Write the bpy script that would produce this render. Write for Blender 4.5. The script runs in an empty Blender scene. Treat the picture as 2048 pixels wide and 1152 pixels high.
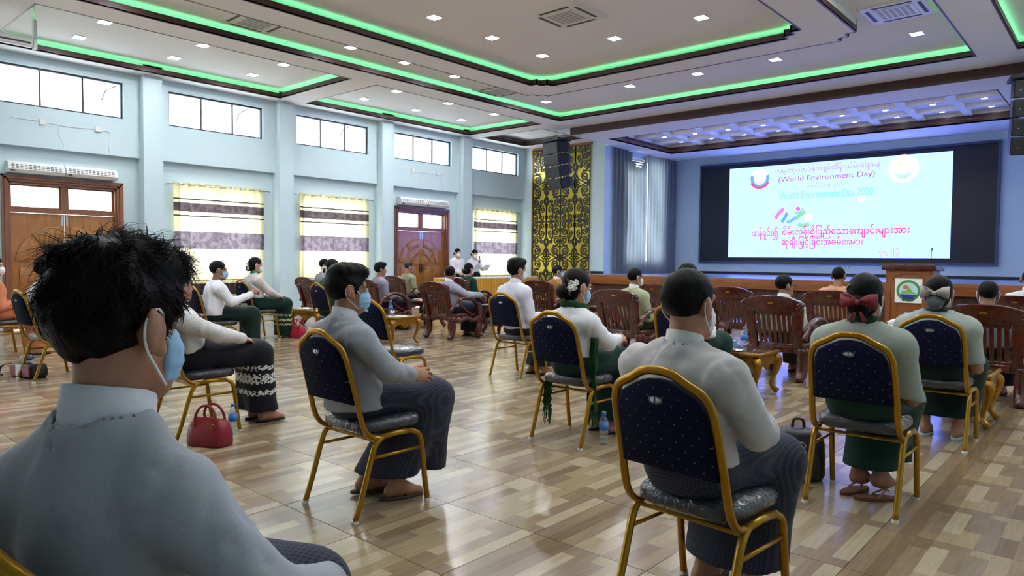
import bpy, bmesh, math, random
import numpy as np
from mathutils import Vector, Matrix
R = math.radians
random.seed(7)
rng = np.random.default_rng(7)
SC = bpy.context.scene
COL = SC.collection

# ------------------------------------------------------------------ camera
CAM_H = 1.27
cam_d = bpy.data.cameras.new('camera'); cam_d.sensor_width = 36.0
cam_d.lens = 36.0 * 1402.12 / 2048.0; cam_d.clip_start = 0.05; cam_d.clip_end = 300
cam = bpy.data.objects.new('camera', cam_d); COL.objects.link(cam); SC.camera = cam
_yaw, _pit, _rol = R(41.52), R(-2.34), R(0.53)
_fw = Vector((-math.sin(_yaw)*math.cos(_pit), math.cos(_yaw)*math.cos(_pit), math.sin(_pit)))
_rt = Vector((math.cos(_yaw), math.sin(_yaw), 0)); _up = _rt.cross(_fw)
_r2 = _rt*math.cos(_rol) + _up*math.sin(_rol); _u2 = _up*math.cos(_rol) - _rt*math.sin(_rol)
_m = Matrix((_r2, _u2, -_fw)).transposed().to_4x4(); _m.translation = (0, 0, CAM_H)
cam.matrix_world = _m

# ------------------------------------------------------------------ world, exposure
W = bpy.data.worlds.new('daylight'); SC.world = W; W.use_nodes = True
_bg = W.node_tree.nodes['Background']; _bg.inputs[0].default_value = (0.93, 0.97, 1.0, 1); _bg.inputs[1].default_value = 7.0
SC.view_settings.view_transform = 'Standard'; SC.view_settings.look = 'None'
SC.view_settings.exposure = 0.25; SC.view_settings.gamma = 1.0; SC.view_settings.use_curve_mapping = False
SC.cycles.use_denoising = True
SC.cycles.max_bounces = 8; SC.cycles.diffuse_bounces = 4; SC.cycles.glossy_bounces = 3
SC.cycles.transmission_bounces = 6; SC.cycles.transparent_max_bounces = 12
SC.cycles.caustics_reflective = False; SC.cycles.caustics_refractive = False
SC.cycles.sample_clamp_indirect = 6.0
LAMP = 195.0      # emission of the square ceiling downlights
SPOT = 40.0       # emission of the round stage downlights
LEDS = 6.5       # emission of the green cove strips

# ------------------------------------------------------------------ materials
def new_mat(name):
    m = bpy.data.materials.new(name); m.use_nodes = True
    return m, m.node_tree, m.node_tree.nodes['Principled BSDF']
def setin(b, **k):
    for a, v in k.items():
        n = a.replace('_', ' ')
        if n in b.inputs: b.inputs[n].default_value = v
def rgba(c): return (c[0], c[1], c[2], 1)
def srgb(r, g, b):
    f = lambda v: (v/255/12.92) if v/255 <= 0.04045 else ((v/255+0.055)/1.055)**2.4
    return (f(r), f(g), f(b))
def node(nt, t, **k):
    n = nt.nodes.new(t)
    for a, v in k.items(): setattr(n, a, v)
    return n
def math_n(nt, op, a, b=None, c=None):
    n = node(nt, 'ShaderNodeMath', operation=op)
    for i, v in enumerate((a, b, c)):
        if v is None: continue
        if isinstance(v, (int, float)): n.inputs[i].default_value = v
        else: nt.links.new(v, n.inputs[i])
    return n.outputs[0]
def mixc(nt, fac, a, b):
    n = node(nt, 'ShaderNodeMix', data_type='RGBA')
    for k, v in ((0, fac), (6, a), (7, b)):
        if isinstance(v, (int, float)): n.inputs[k].default_value = v
        elif isinstance(v, tuple): n.inputs[k].default_value = rgba(v)
        else: nt.links.new(v, n.inputs[k])
    return n.outputs[2]
def plain(name, col, rough=0.6, metal=0.0, var=0.06, scale=8.0, bump=0.0, bscale=60.0, coat=0.0, spec=0.5):
    m, nt, b = new_mat(name)
    setin(b, Roughness=rough, Metallic=metal)
    b.inputs['Coat Weight'].default_value = coat; b.inputs['Coat Roughness'].default_value = 0.12
    b.inputs['Specular IOR Level'].default_value = spec
    tc = node(nt, 'ShaderNodeTexCoord')
    nz = node(nt, 'ShaderNodeTexNoise'); nz.inputs['Scale'].default_value = scale; nz.inputs['Detail'].default_value = 4
    nt.links.new(tc.outputs['Object'], nz.inputs['Vector'])
    d = tuple(max(0, x*(1-var*2)) for x in col); l = tuple(min(1, x*(1+var*2)) for x in col)
    nt.links.new(mixc(nt, nz.outputs[0], d, l), b.inputs['Base Color'])
    if bump:
        n2 = node(nt, 'ShaderNodeTexNoise'); n2.inputs['Scale'].default_value = bscale; n2.inputs['Detail'].default_value = 3
        nt.links.new(tc.outputs['Object'], n2.inputs['Vector'])
        bp = node(nt, 'ShaderNodeBump'); bp.inputs['Strength'].default_value = bump; bp.inputs['Distance'].default_value = 0.01
        nt.links.new(n2.outputs[0], bp.inputs['Height']); nt.links.new(bp.outputs[0], b.inputs['Normal'])
    return m
def wood(name, c1, c2, rough=0.35, scale=3.0, stretch=(12, 12, 1), coat=0.3):
    m, nt, b = new_mat(name); setin(b, Roughness=rough)
    b.inputs['Coat Weight'].default_value = coat; b.inputs['Coat Roughness'].default_value = 0.1
    tc = node(nt, 'ShaderNodeTexCoord'); mp = node(nt, 'ShaderNodeMapping'); mp.inputs['Scale'].default_value = stretch
    nt.links.new(tc.outputs['Object'], mp.inputs[0])
    nz = node(nt, 'ShaderNodeTexNoise'); nz.inputs['Scale'].default_value = scale; nz.inputs['Detail'].default_value = 6; nz.inputs['Distortion'].default_value = 1.2
    nt.links.new(mp.outputs[0], nz.inputs['Vector'])
    cr = node(nt, 'ShaderNodeValToRGB'); cr.color_ramp.elements[0].color = rgba(c1); cr.color_ramp.elements[1].color = rgba(c2)
    cr.color_ramp.elements[0].position = 0.32; cr.color_ramp.elements[1].position = 0.68
    nt.links.new(nz.outputs[0], cr.inputs[0]); nt.links.new(cr.outputs[0], b.inputs['Base Color'])
    return m
def emit(name, col, s):
    m = bpy.data.materials.new(name); m.use_nodes = True; nt = m.node_tree; nt.nodes.clear()
    e = node(nt, 'ShaderNodeEmission'); e.inputs[0].default_value = rgba(col); e.inputs[1].default_value = s
    o = node(nt, 'ShaderNodeOutputMaterial'); nt.links.new(e.outputs[0], o.inputs[0]); return m
def clear_glass(name, tint=(0.95, 0.98, 1.0), gloss=0.12):
    m = bpy.data.materials.new(name); m.use_nodes = True; nt = m.node_tree; nt.nodes.clear()
    t = node(nt, 'ShaderNodeBsdfTransparent'); t.inputs[0].default_value = rgba(tint)
    g = node(nt, 'ShaderNodeBsdfGlossy'); g.inputs['Roughness'].default_value = 0.03
    mx = node(nt, 'ShaderNodeMixShader'); mx.inputs[0].default_value = gloss
    nt.links.new(t.outputs[0], mx.inputs[1]); nt.links.new(g.outputs[0], mx.inputs[2])
    o = node(nt, 'ShaderNodeOutputMaterial'); nt.links.new(mx.outputs[0], o.inputs[0]); return m

M = {}
M['wall'] = plain('wall_paint', srgb(202, 221, 228), 0.75, var=0.015, scale=1.5)
M['ceil'] = plain('ceiling_paint', srgb(240, 237, 238), 0.8, var=0.015, scale=1.0)
M['trim'] = wood('brown_trim', srgb(58, 32, 26), srgb(78, 44, 36), 0.5, coat=0.05)
M['led'] = emit('green_led', (0.20, 1.0, 0.40), LEDS)
M['lamp'] = emit('lamp_diffuser', (0.93, 0.96, 1.0), LAMP)
M['spot'] = emit('stage_spot', (1.0, 0.97, 0.95), SPOT)
M['white_plastic'] = plain('white_plastic', (0.78, 0.78, 0.76), 0.4, var=0.01)
M['grey_slat'] = plain('grey_slat', (0.42, 0.43, 0.42), 0.5)
M['dark_slot'] = plain('dark_slot', (0.05, 0.05, 0.055), 0.6)
M['black'] = plain('black_satin', (0.012, 0.012, 0.014), 0.45)
M['black_metal'] = plain('black_metal', (0.02, 0.02, 0.022), 0.5, 0.3)
M['chrome'] = plain('chrome', (0.75, 0.75, 0.76), 0.2, 1.0, var=0.02)
M['frame_dark'] = plain('window_frame_dark', (0.03, 0.035, 0.045), 0.4)
M['pane'] = clear_glass('window_pane', gloss=0.05)
M['ext'] = plain('outside_concrete', srgb(225, 215, 195), 0.8)
M['doorw'] = wood('door_teak', srgb(146, 94, 42), srgb(172, 116, 56), 0.22, 2.0, (8, 8, 0.8), 0.5)
M['doorf'] = wood('door_frame_wood', srgb(118, 70, 46), srgb(146, 92, 62), 0.4, 2.0, (8, 8, 0.8))
M['rose'] = wood('rosewood', srgb(52, 15, 8), srgb(88, 28, 16), 0.25, 3.0, (9, 9, 1), 0.5)
M['stagew'] = wood('stage_edge_wood', srgb(120, 66, 26), srgb(156, 92, 42), 0.4, 2.0, (1, 8, 14), 0.1)
M['stagef'] = wood('stage_front_wood', srgb(52, 26, 14), srgb(76, 40, 22), 0.5, 2.0, (10, 8, 1), 0.1)
M['stagetop'] = plain('stage_floor', srgb(150, 165, 200), 0.25, var=0.03)
M['podw'] = wood('podium_wood', srgb(118, 66, 26), srgb(150, 90, 40), 0.35, 2.0, (9, 9, 1), 0.3)
M['gold'] = plain('chair_gold', srgb(168, 122, 26), 0.28, 0.75, var=0.08, scale=20)
M['goldleaf'] = plain('carved_gold', srgb(160, 112, 30), 0.35, 0.7, var=0.25, scale=30, bump=0.5, bscale=40)
M['goldpan'] = plain('gold_backing', srgb(205, 186, 62), 0.16, 0.25, var=0.05)
M['tabletop'] = wood('side_table_top', srgb(70, 48, 20), srgb(120, 86, 38), 0.15, 3.0, (2, 10, 1), 0.6)
M['silver'] = plain('silver_badge', (0.62, 0.6, 0.55), 0.3, 0.9)
M['paper'] = plain('white_paper', (0.85, 0.85, 0.84), 0.7, var=0.01)
M['tissue'] = plain('tissue_box_blue', srgb(120, 165, 205), 0.5)
M['water'] = clear_glass('bottle_plastic', (0.86, 0.92, 0.95), 0.22)
M['cap'] = plain('bottle_cap_blue', srgb(70, 130, 210), 0.4)
M['blabel'] = plain('bottle_label_blue', srgb(60, 120, 200), 0.45, var=0.2, scale=40)
M['scr_frame'] = plain('screen_frame', srgb(70, 80, 105), 0.4, 0.4)
M['scr_black'] = plain('screen_black', srgb(14, 16, 34), 0.35)
M['scr_on'] = emit('screen_picture', (0.14, 0.24, 1.0), 4.3)
M['scr_glow'] = emit('led_wall_backlight', (0.05, 0.16, 1.0), 6.0)
M['silvercloth'] = plain('white_tablecloth', (0.75, 0.74, 0.73), 0.7)
M['yellow'] = plain('yellow_skirt_cloth', srgb(214, 158, 38), 0.6, var=0.08, scale=6)
M['leather_red'] = plain('red_leather', srgb(130, 14, 34), 0.35, var=0.08, scale=20, bump=0.15, bscale=300)
M['leather_pink'] = plain('crimson_leather', srgb(165, 20, 56), 0.4)
M['leather_black'] = plain('black_leather', (0.012, 0.012, 0.014), 0.4, bump=0.2, bscale=200)
M['glassware'] = clear_glass('drinking_glass', (0.9, 0.93, 0.95), 0.25)
M['food'] = plain('snack', srgb(190, 140, 60), 0.6, var=0.4, scale=60)

def navy_mat():
    m, nt, b = new_mat('navy_dotted_fabric'); setin(b, Roughness=0.9); b.inputs['Specular IOR Level'].default_value = 0.15
    tc = node(nt, 'ShaderNodeTexCoord'); sp = node(nt, 'ShaderNodeSeparateXYZ'); nt.links.new(tc.outputs['Object'], sp.inputs[0])
    # diagonal grid of tiny pale dots
    s = 1/0.042
    u = math_n(nt, 'MULTIPLY', math_n(nt, 'ADD', sp.outputs[0], sp.outputs[2]), s*0.71)
    v = math_n(nt, 'MULTIPLY', math_n(nt, 'SUBTRACT', sp.outputs[0], sp.outputs[2]), s*0.71)
    def cen(x): return math_n(nt, 'SUBTRACT', math_n(nt, 'FRACT', x), 0.5)
    du, dv = cen(u), cen(v)
    d = math_n(nt, 'ADD', math_n(nt, 'MULTIPLY', du, du), math_n(nt, 'MULTIPLY', dv, dv))
    f = math_n(nt, 'LESS_THAN', d, 0.0032)
    nt.links.new(mixc(nt, f, srgb(12, 16, 40), srgb(120, 120, 135)), b.inputs['Base Color'])
    return m
M['navy'] = navy_mat()
def wrap_mat():
    m, nt, b = new_mat('navy_seat_in_plastic_wrap'); setin(b, Roughness=0.5)
    b.inputs['Coat Weight'].default_value = 1.0; b.inputs['Coat Roughness'].default_value = 0.05
    b.inputs['Base Color'].default_value = rgba(srgb(16, 19, 36))
    tc = node(nt, 'ShaderNodeTexCoord'); nz = node(nt, 'ShaderNodeTexNoise'); nz.inputs['Scale'].default_value = 22; nz.inputs['Distortion'].default_value = 1.5
    nt.links.new(tc.outputs['Object'], nz.inputs['Vector'])
    bp = node(nt, 'ShaderNodeBump'); bp.inputs['Strength'].default_value = 0.9; bp.inputs['Distance'].default_value = 0.016
    nt.links.new(nz.outputs[0], bp.inputs['Height']); nt.links.new(bp.outputs[0], b.inputs['Coat Normal'])
    return m
M['wrap'] = wrap_mat()

TILE = 0.59
def floor_mat():
    m, nt, b = new_mat('wood_print_tile'); setin(b, Roughness=0.2)
    b.inputs['Specular IOR Level'].default_value = 0.5
    g = node(nt, 'ShaderNodeNewGeometry'); sp = node(nt, 'ShaderNodeSeparateXYZ'); nt.links.new(g.outputs['Position'], sp.inputs[0])
    tx = math_n(nt, 'DIVIDE', math_n(nt, 'ADD', sp.outputs[0], 3.22), TILE)
    ty = math_n(nt, 'DIVIDE', math_n(nt, 'SUBTRACT', sp.outputs[1], 3.07), TILE)
    ix, iy = math_n(nt, 'FLOOR', tx), math_n(nt, 'FLOOR', ty)
    c8 = math_n(nt, 'MULTIPLY', math_n(nt, 'FRACT', tx), 8.0); col = math_n(nt, 'FLOOR', c8)
    def wn(a, b_=None, c_=None):
        cx = node(nt, 'ShaderNodeCombineXYZ')
        for i, v in enumerate((a, b_, c_)):
            if v is None: continue
            if isinstance(v, (int, float)): cx.inputs[i].default_value = v
            else: nt.links.new(v, cx.inputs[i])
        w = node(nt, 'ShaderNodeTexWhiteNoise', noise_dimensions='3D'); nt.links.new(cx.outputs[0], w.inputs['Vector']); return w.outputs['Value']
    par = math_n(nt, 'FLOORED_MODULO', ix, 2.0)
    off = wn(col, par, 5.5)
    v = math_n(nt, 'ADD', math_n(nt, 'MULTIPLY', math_n(nt, 'FRACT', ty), 1.7), off); seg = math_n(nt, 'FLOOR', v)
    rnd = wn(col, seg, math_n(nt, 'ADD', par, 9.3))
    cr = node(nt, 'ShaderNodeValToRGB'); cr.color_ramp.interpolation = 'CONSTANT'
    cols = [(0, (122, 101, 77)), (0.2, (142, 120, 93)), (0.42, (156, 137, 108)), (0.62, (172, 156, 129)), (0.8, (136, 117, 95))]
    el = cr.color_ramp.elements
    el[0].position = 0; el[0].color = rgba(srgb(*cols[0][1])); el[1].position = cols[1][0]; el[1].color = rgba(srgb(*cols[1][1]))
    for p_, c_ in cols[2:]:
        e = el.new(p_); e.color = rgba(srgb(*c_))
    nt.links.new(rnd, cr.inputs[0])
    mp = node(nt, 'ShaderNodeMapping'); mp.inputs['Scale'].default_value = (30, 2.2, 1)
    nt.links.new(g.outputs['Position'], mp.inputs[0])
    nz = node(nt, 'ShaderNodeTexNoise'); nz.inputs['Scale'].default_value = 2.2; nz.inputs['Detail'].default_value = 5
    nt.links.new(mp.outputs[0], nz.inputs['Vector'])
    grain = node(nt, 'ShaderNodeMapRange'); grain.inputs[1].default_value = 0.3; grain.inputs[2].default_value = 0.7; grain.inputs[3].default_value = 0.86; grain.inputs[4].default_value = 1.1
    nt.links.new(nz.outputs[0], grain.inputs[0])
    mul = node(nt, 'ShaderNodeVectorMath', operation='SCALE'); nt.links.new(cr.outputs[0], mul.inputs[0]); nt.links.new(grain.outputs[0], mul.inputs['Scale'])
    nt.links.new(mul.outputs[0], b.inputs['Base Color'])
    bp = node(nt, 'ShaderNodeBump'); bp.inputs['Strength'].default_value = 0.08; bp.inputs['Distance'].default_value = 0.004
    nt.links.new(nz.outputs[0], bp.inputs['Height']); nt.links.new(bp.outputs[0], b.inputs['Normal'])
    return m
M['floor'] = floor_mat()
M['grout'] = plain('tile_grout', srgb(96, 80, 62), 0.9)

def curtain_mat(name, base, bands, stripes=None, rough=0.9, trans=0.5):
    """woven curtain: base colour with horizontal bands by height (world z)"""
    m = bpy.data.materials.new(name); m.use_nodes = True; nt = m.node_tree; nt.nodes.clear()
    g = node(nt, 'ShaderNodeNewGeometry'); sp = node(nt, 'ShaderNodeSeparateXYZ'); nt.links.new(g.outputs['Position'], sp.inputs[0])
    cur = base
    nz = node(nt, 'ShaderNodeTexNoise'); nz.inputs['Scale'].default_value = 9; nz.inputs['Detail'].default_value = 5
    nt.links.new(g.outputs['Position'], nz.inputs['Vector'])
    first = True
    for (z0, z1, c, blot) in bands:
        f = math_n(nt, 'MULTIPLY', math_n(nt, 'GREATER_THAN', sp.outputs[2], z0), math_n(nt, 'LESS_THAN', sp.outputs[2], z1))
        if blot:
            cc = mixc(nt, math_n(nt, 'GREATER_THAN', nz.outputs[0], 0.5), c, tuple(x*1.5 for x in c))
        else: cc = c
        cur = mixc(nt, f, cur, cc)
    d = node(nt, 'ShaderNodeBsdfDiffuse'); t = node(nt, 'ShaderNodeBsdfTranslucent')
    for n in (d, t):
        if isinstance(cur, tuple): n.inputs[0].default_value = rgba(cur)
        else: nt.links.new(cur, n.inputs[0])
    mx = node(nt, 'ShaderNodeMixShader'); mx.inputs[0].default_value = trans
    nt.links.new(d.outputs[0], mx.inputs[1]); nt.links.new(t.outputs[0], mx.inputs[2])
    o = node(nt, 'ShaderNodeOutputMaterial'); nt.links.new(mx.outputs[0], o.inputs[0]); return m
DK = srgb(74, 64, 66); TH = srgb(58, 52, 60)
M['curtain'] = curtain_mat('banded_curtain', srgb(238, 226, 180), [(2.38, 2.405, TH, 0), (2.15, 2.32, DK, 1), (2.055, 2.08, TH, 0), (1.42, 1.76, srgb(108, 98, 106), 1), (0.79, 0.81, TH, 0), (0.5, 0.73, DK, 1), (0.3, 0.4, DK, 1)])
M['stagecurtain'] = curtain_mat('grey_blue_curtain', srgb(140, 148, 152), [], trans=0.35)

# ------------------------------------------------------------------ mesh helpers
class MB:
    def __init__(s): s.v = []; s.f = []
    def add(s, v, f):
        n = len(s.v); s.v += [tuple(p) for p in v]; s.f += [tuple(i+n for i in q) for q in f]; return s
    def box(s, x0, x1, y0, y1, z0, z1):
        v = [(x, y, z) for z in (z0, z1) for y in (y0, y1) for x in (x0, x1)]
        return s.add(v, [(0, 2, 3, 1), (4, 5, 7, 6), (0, 1, 5, 4), (2, 6, 7, 3), (0, 4, 6, 2), (1, 3, 7, 5)])
    def tube(s, pts, r, n=8, closed=False, flat=None, cap=True):
        """sweep a circle (or ellipse flat=(a,b) scale along normal/binormal) along pts"""
        P = [Vector(p) for p in pts]; N = len(P); rr = r if isinstance(r, (list, tuple)) else [r]*N
        up = None; rings = []
        for i in range(N):
            if closed: t = P[(i+1) % N]-P[i-1]
            else: t = P[min(i+1, N-1)]-P[max(i-1, 0)]
            if t.length < 1e-9: t = Vector((0, 0, 1))
            t.normalize()
            if up is None:
                up = Vector((0, 0, 1)) if abs(t.z) < 0.9 else Vector((1, 0, 0))
            up = (up - t*up.dot(t)); 
            if up.length < 1e-6: up = t.orthogonal()
            up.normalize(); bi = t.cross(up)
            fa, fb = flat if flat else (1, 1)
            rings.append([P[i]+up*(math.cos(a)*rr[i]*fa)+bi*(math.sin(a)*rr[i]*fb) for a in [2*math.pi*k/n+math.pi/n for k in range(n)]])
        v = [p for r_ in rings for p in r_]; f = []
        for i in range(N if closed else N-1):
            a, b = i*n, ((i+1) % N)*n
            for k in range(n): f.append((a+k, a+(k+1) % n, b+(k+1) % n, b+k))
        if not closed and cap:
            f.append(tuple(range(n-1, -1, -1))); f.append(tuple(range((N-1)*n, N*n)))
        return s.add(v, f)
    def lathe(s, prof, c=(0, 0, 0), n=16):
        v = []; f = []
        for r, z in prof:
            for k in range(n):
                a = 2*math.pi*k/n; v.append((c[0]+r*math.cos(a), c[1]+r*math.sin(a), c[2]+z))
        for i in range(len(prof)-1):
            for k in range(n): f.append((i*n+k, i*n+(k+1) % n, (i+1)*n+(k+1) % n, (i+1)*n+k))
        f.append(tuple(range(n-1, -1, -1))); f.append(tuple(range((len(prof)-1)*n, len(prof)*n)))
        return s.add(v, f)
    def prism(s, poly, axis, a, b):
        """extrude 2-D polygon along axis ('x': poly=(y,z); 'y': (x,z); 'z': (x,y))"""
        def P(u, w, t): return {'x': (t, u, w), 'y': (u, t, w), 'z': (u, w, t)}[axis]
        n = len(poly); v = [P(u, w, a) for u, w in poly]+[P(u, w, b) for u, w in poly]
        f = [tuple(range(n-1, -1, -1)), tuple(range(n, 2*n))]+[(i, (i+1) % n, (i+1) % n+n, i+n) for i in range(n)]
        return s.add(v, f)
    def ball(s, c, r, n=10, m=6):
        r = r if isinstance(r, (tuple, list)) else (r, r, r); v = [(c[0], c[1], c[2]-r[2])]; f = []
        for i in range(1, m):
            t = math.pi*i/m
            for k in range(n):
                a = 2*math.pi*k/n; v.append((c[0]+r[0]*math.sin(t)*math.cos(a), c[1]+r[1]*math.sin(t)*math.sin(a), c[2]-r[2]*math.cos(t)))
        v.append((c[0], c[1], c[2]+r[2])); L = len(v)-1
        for k in range(n):
            f.append((0, 1+(k+1) % n, 1+k)); f.append((L, L-n+k, L-n+(k+1) % n))
        for i in range(m-2):
            for k in range(n): f.append((1+i*n+k, 1+i*n+(k+1) % n, 1+(i+1)*n+(k+1) % n, 1+(i+1)*n+k))
        return s.add(v, f)
    def ribbon(s, pts, w, d0, d1, plane='xz', closed=False):
        """flat strip of width w along 2-D pts, extruded from depth d0 to d1 (plane xz: depth along y)"""
        N = len(pts); L = []
        for i in range(N):
            a = pts[(i-1) % N] if closed or i > 0 else pts[i]; b = pts[(i+1) % N] if closed or i < N-1 else pts[i]
            tx, ty = b[0]-a[0], b[1]-a[1]; l = math.hypot(tx, ty) or 1; nx, ny = -ty/l*w/2, tx/l*w/2
            L.append(((pts[i][0]+nx, pts[i][1]+ny), (pts[i][0]-nx, pts[i][1]-ny)))
        def P(p, d): return (p[0], d, p[1]) if plane == 'xz' else ((d, p[0], p[1]) if plane == 'yz' else (p[0], p[1], d))
        v = []; f = []
        for a, b in L: v += [P(a, d0), P(b, d0), P(b, d1), P(a, d1)]
        for i in range(N if closed else N-1):
            j = ((i+1) % N)*4; i4 = i*4
            for k in range(4): f.append((i4+k, i4+(k+1) % 4, j+(k+1) % 4, j+k))
        if not closed: f += [(3, 2, 1, 0), tuple((N-1)*4+k for k in range(4))]
        return s.add(v, f)
    def mesh(s, name, smooth=False):
        me = bpy.data.meshes.new(name); me.from_pydata(s.v, [], s.f); me.update()
        bm = bmesh.new(); bm.from_mesh(me); bmesh.ops.recalc_face_normals(bm, faces=bm.faces); bm.to_mesh(me); bm.free()
        if smooth: me.shade_smooth()
        return me
    def build(s, name, mat, parent=None, smooth=False, bevel=0.0):
        me = s.mesh(name, smooth)
        if bevel:
            bm = bmesh.new(); bm.from_mesh(me)
            es = [e for e in bm.edges if len(e.link_faces) == 2 and e.calc_face_angle(0) > 0.6]
            bmesh.ops.bevel(bm, geom=es, offset=bevel, segments=2, affect='EDGES', profile=0.6); bm.to_mesh(me); bm.free()
            me.shade_smooth()
        return obj(name, me, mat, parent)
def obj(name, me, mat=None, parent=None):
    o = bpy.data.objects.new(name, me); COL.objects.link(o)
    if mat is not None:
        me.materials.clear(); me.materials.append(M[mat] if isinstance(mat, str) else mat)
    if parent: o.parent = parent
    return o
def tag(o, label, cat, group=None):
    o['label'] = label; o['category'] = cat
    if group: o['group'] = group
    return o
def thing(name, label, cat, loc=(0, 0, 0), rz=0.0, group=None):
    o = bpy.data.objects.new(name, None); COL.objects.link(o); o.empty_display_size = 0.1
    o.location = loc; o.rotation_euler = (0, 0, rz); return tag(o, label, cat, group)
def struct(name, mb, mat, parent=None, **k):
    o = mb.build(name, mat, parent, **k)
    if parent is None: o['kind'] = 'structure'
    return o
def copy_tree(o, parent=None):
    c = o.copy(); COL.objects.link(c); c.parent = parent
    for ch in list(o.children): copy_tree(ch, c)
    return c
def smooth_path(pts, n=6, closed=False):
    """Catmull-Rom through pts"""
    P = [Vector(p) for p in pts]; N = len(P); out = []
    for i in range(N if closed else N-1):
        p1, p2 = P[i], P[(i+1) % N]
        p0 = P[i-1] if (closed or i > 0) else p1+(p1-p2); p3 = P[(i+2) % N] if (closed or i < N-2) else p2+(p2-p1)
        for k in range(n):
            t = k/n
            out.append(0.5*((2*p1)+(p2-p0)*t+(2*p0-5*p1+4*p2-p3)*t*t+(3*p1-p0-3*p2+p3)*t**3))
    if not closed: out.append(P[-1])
    return out
# ================================================================== SETTING
XL, XR, YR, YF, YB = -14.0, 1.56, -6.0, 16.2, 20.19
Z0, Z1, ZC, ZS = 4.60, 4.78, 4.42, 0.89
PIL = [5.22+2.74*k for k in range(-4, 4)]           # pillars along the side walls

def grid_boxes(us, vs, hole):
    """yield the filled (u0,u1,v0,v1) cells of a rectangle cut by holes"""
    for i in range(len(us)-1):
        run = None
        for j in range(len(vs)-1):
            um, vm = (us[i]+us[i+1])/2, (vs[j]+vs[j+1])/2
            if hole(um, vm):
                if run is not None: yield (us[i], us[i+1], run, vs[j]); run = None
            elif run is None: run = vs[j]
        if run is not None: yield (us[i], us[i+1], run, vs[-1])
def holes_fn(H):
    return lambda u, v: any(a < u < b and c < v < d for a, b, c, d in H)
def slab(mb, axis, t0, t1, u0, u1, v0, v1, H):
    H = [(max(a, u0), min(b, u1), max(c, v0), min(d, v1)) for a, b, c, d in H]
    us = sorted({u0, u1, *[h[0] for h in H], *[h[1] for h in H]}); vs = sorted({v0, v1, *[h[2] for h in H], *[h[3] for h in H]})
    for a, b, c, d in grid_boxes(us, vs, holes_fn(H)):
        if axis == 'x': mb.box(t0, t1, a, b, c, d)
        elif axis == 'y': mb.box(a, b, t0, t1, c, d)
        else: mb.box(a, b, c, d, t0, t1)
    return mb

# ---- floor: real tiles over a grout bed
fb = MB().box(XL-0.2, XR+0.2, YR-0.2, YF, -0.15, -0.006)
floor_o = struct('floor', fb, 'grout')
tile_mb = MB(); g_ = 0.0012; hT = TILE/2-g_
tile_mb.add([(-hT, -hT, -0.006), (hT, -hT, -0.006), (hT, hT, -0.006), (-hT, hT, -0.006), (-hT+.001, -hT+.001, 0), (hT-.001, -hT+.001, 0), (hT-.001, hT-.001, 0), (-hT+.001, hT-.001, 0)],
            [(4, 5, 6, 7), (0, 1, 5, 4), (1, 2, 6, 5), (2, 3, 7, 6), (3, 0, 4, 7)])
tile_me = tile_mb.mesh('tile'); tile_me.materials.append(M['floor'])
cells = []
for i in range(-19, 9):
    for j in range(-16, 23):
        cx, cy = -3.22+TILE*(i+0.5), 3.07+TILE*(j+0.5)
        if cx-hT > XR or cx+hT < XL or cy+hT < YR or cy-hT > YF: continue
        dx, dy = cx*math.cos(_yaw)+cy*math.sin(_yaw), -cx*math.sin(_yaw)+cy*math.cos(_yaw)
        seen = dy > 0.9 and abs(dx)/dy < 0.85
        cells.append((0 if seen else 1, math.hypot(cx, cy), cx, cy))
cells.sort(); rest = MB()
for k, (s_, d_, cx, cy) in enumerate(cells):
    if k < 300:
        o = bpy.data.objects.new('tile', tile_me); COL.objects.link(o); o.location = (cx, cy, 0); o.parent = floor_o
    else:
        n_ = len(rest.v); rest.v += [(v[0]+cx, v[1]+cy, v[2]) for v in tile_mb.v]; rest.f += [tuple(i+n_ for i in q) for q in tile_mb.f]
ro = rest.build('tile_field', 'floor', floor_o); ro['kind'] = 'stuff'

# ---- side walls
DOORS = {2.48, 10.70}
def side_wall(name, sgn):
    """sgn=-1: left wall (x=XL); +1: mirrored right wall"""
    mb = MB(); X = XL if sgn < 0 else XR; s = -sgn     # s: direction into the room
    def bx(a, b, y0, y1, z0, z1): mb.box(min(X+s*a, X+s*b), max(X+s*a, X+s*b), y0, y1, z0, z1)
    lowH, upH = [], []
    starts = [YR-0.5]+PIL
    for p in starts:
        b0 = p+0.34
        if sgn < 0: upH.append((b0+0.19, b0+2.13, 3.76, 4.42))
        if sgn < 0:
            if any(abs(p-d) < 0.01 for d in DOORS): lowH.append((p+0.705, p+2.375, -1, 2.50))
            else: lowH.append((b0+0.35, b0+2.05, 0.80, 2.62))
    slab_l = [h for h in lowH]
    for a, b, c, d in grid_boxes(sorted({YR, YF, *[max(h[0], YR) for h in lowH], *[max(h[1], YR) for h in lowH]}), sorted({0, 3.08, *[max(h[2], 0) for h in lowH], *[h[3] for h in lowH]}), holes_fn(lowH)): bx(-0.2, 0, a, b, c, d)
    upH = [h for h in upH if h[1] < YF]
    for a, b, c, d in grid_boxes(sorted({YR, YF, *[max(h[0], YR) for h in upH], *[max(h[1], YR) for h in upH]}), sorted({3.08, 4.9, *[h[2] for h in upH], *[h[3] for h in upH]}), holes_fn(upH)): bx(-0.2, 0.12, a, b, c, d)
    w = struct(name, mb, 'wall')
    for p in PIL:
        pb = MB(); pb.box(min(X, X+s*0.3), max(X, X+s*0.3), p, p+0.34, 0, Z1); pb.build('pillar', 'wall', w)
    return w, upH, lowH
wl, UPH, LOWH = side_wall('wall_left', -1)
wr, UPHR, _ = side_wall('wall_right', 1)

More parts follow.
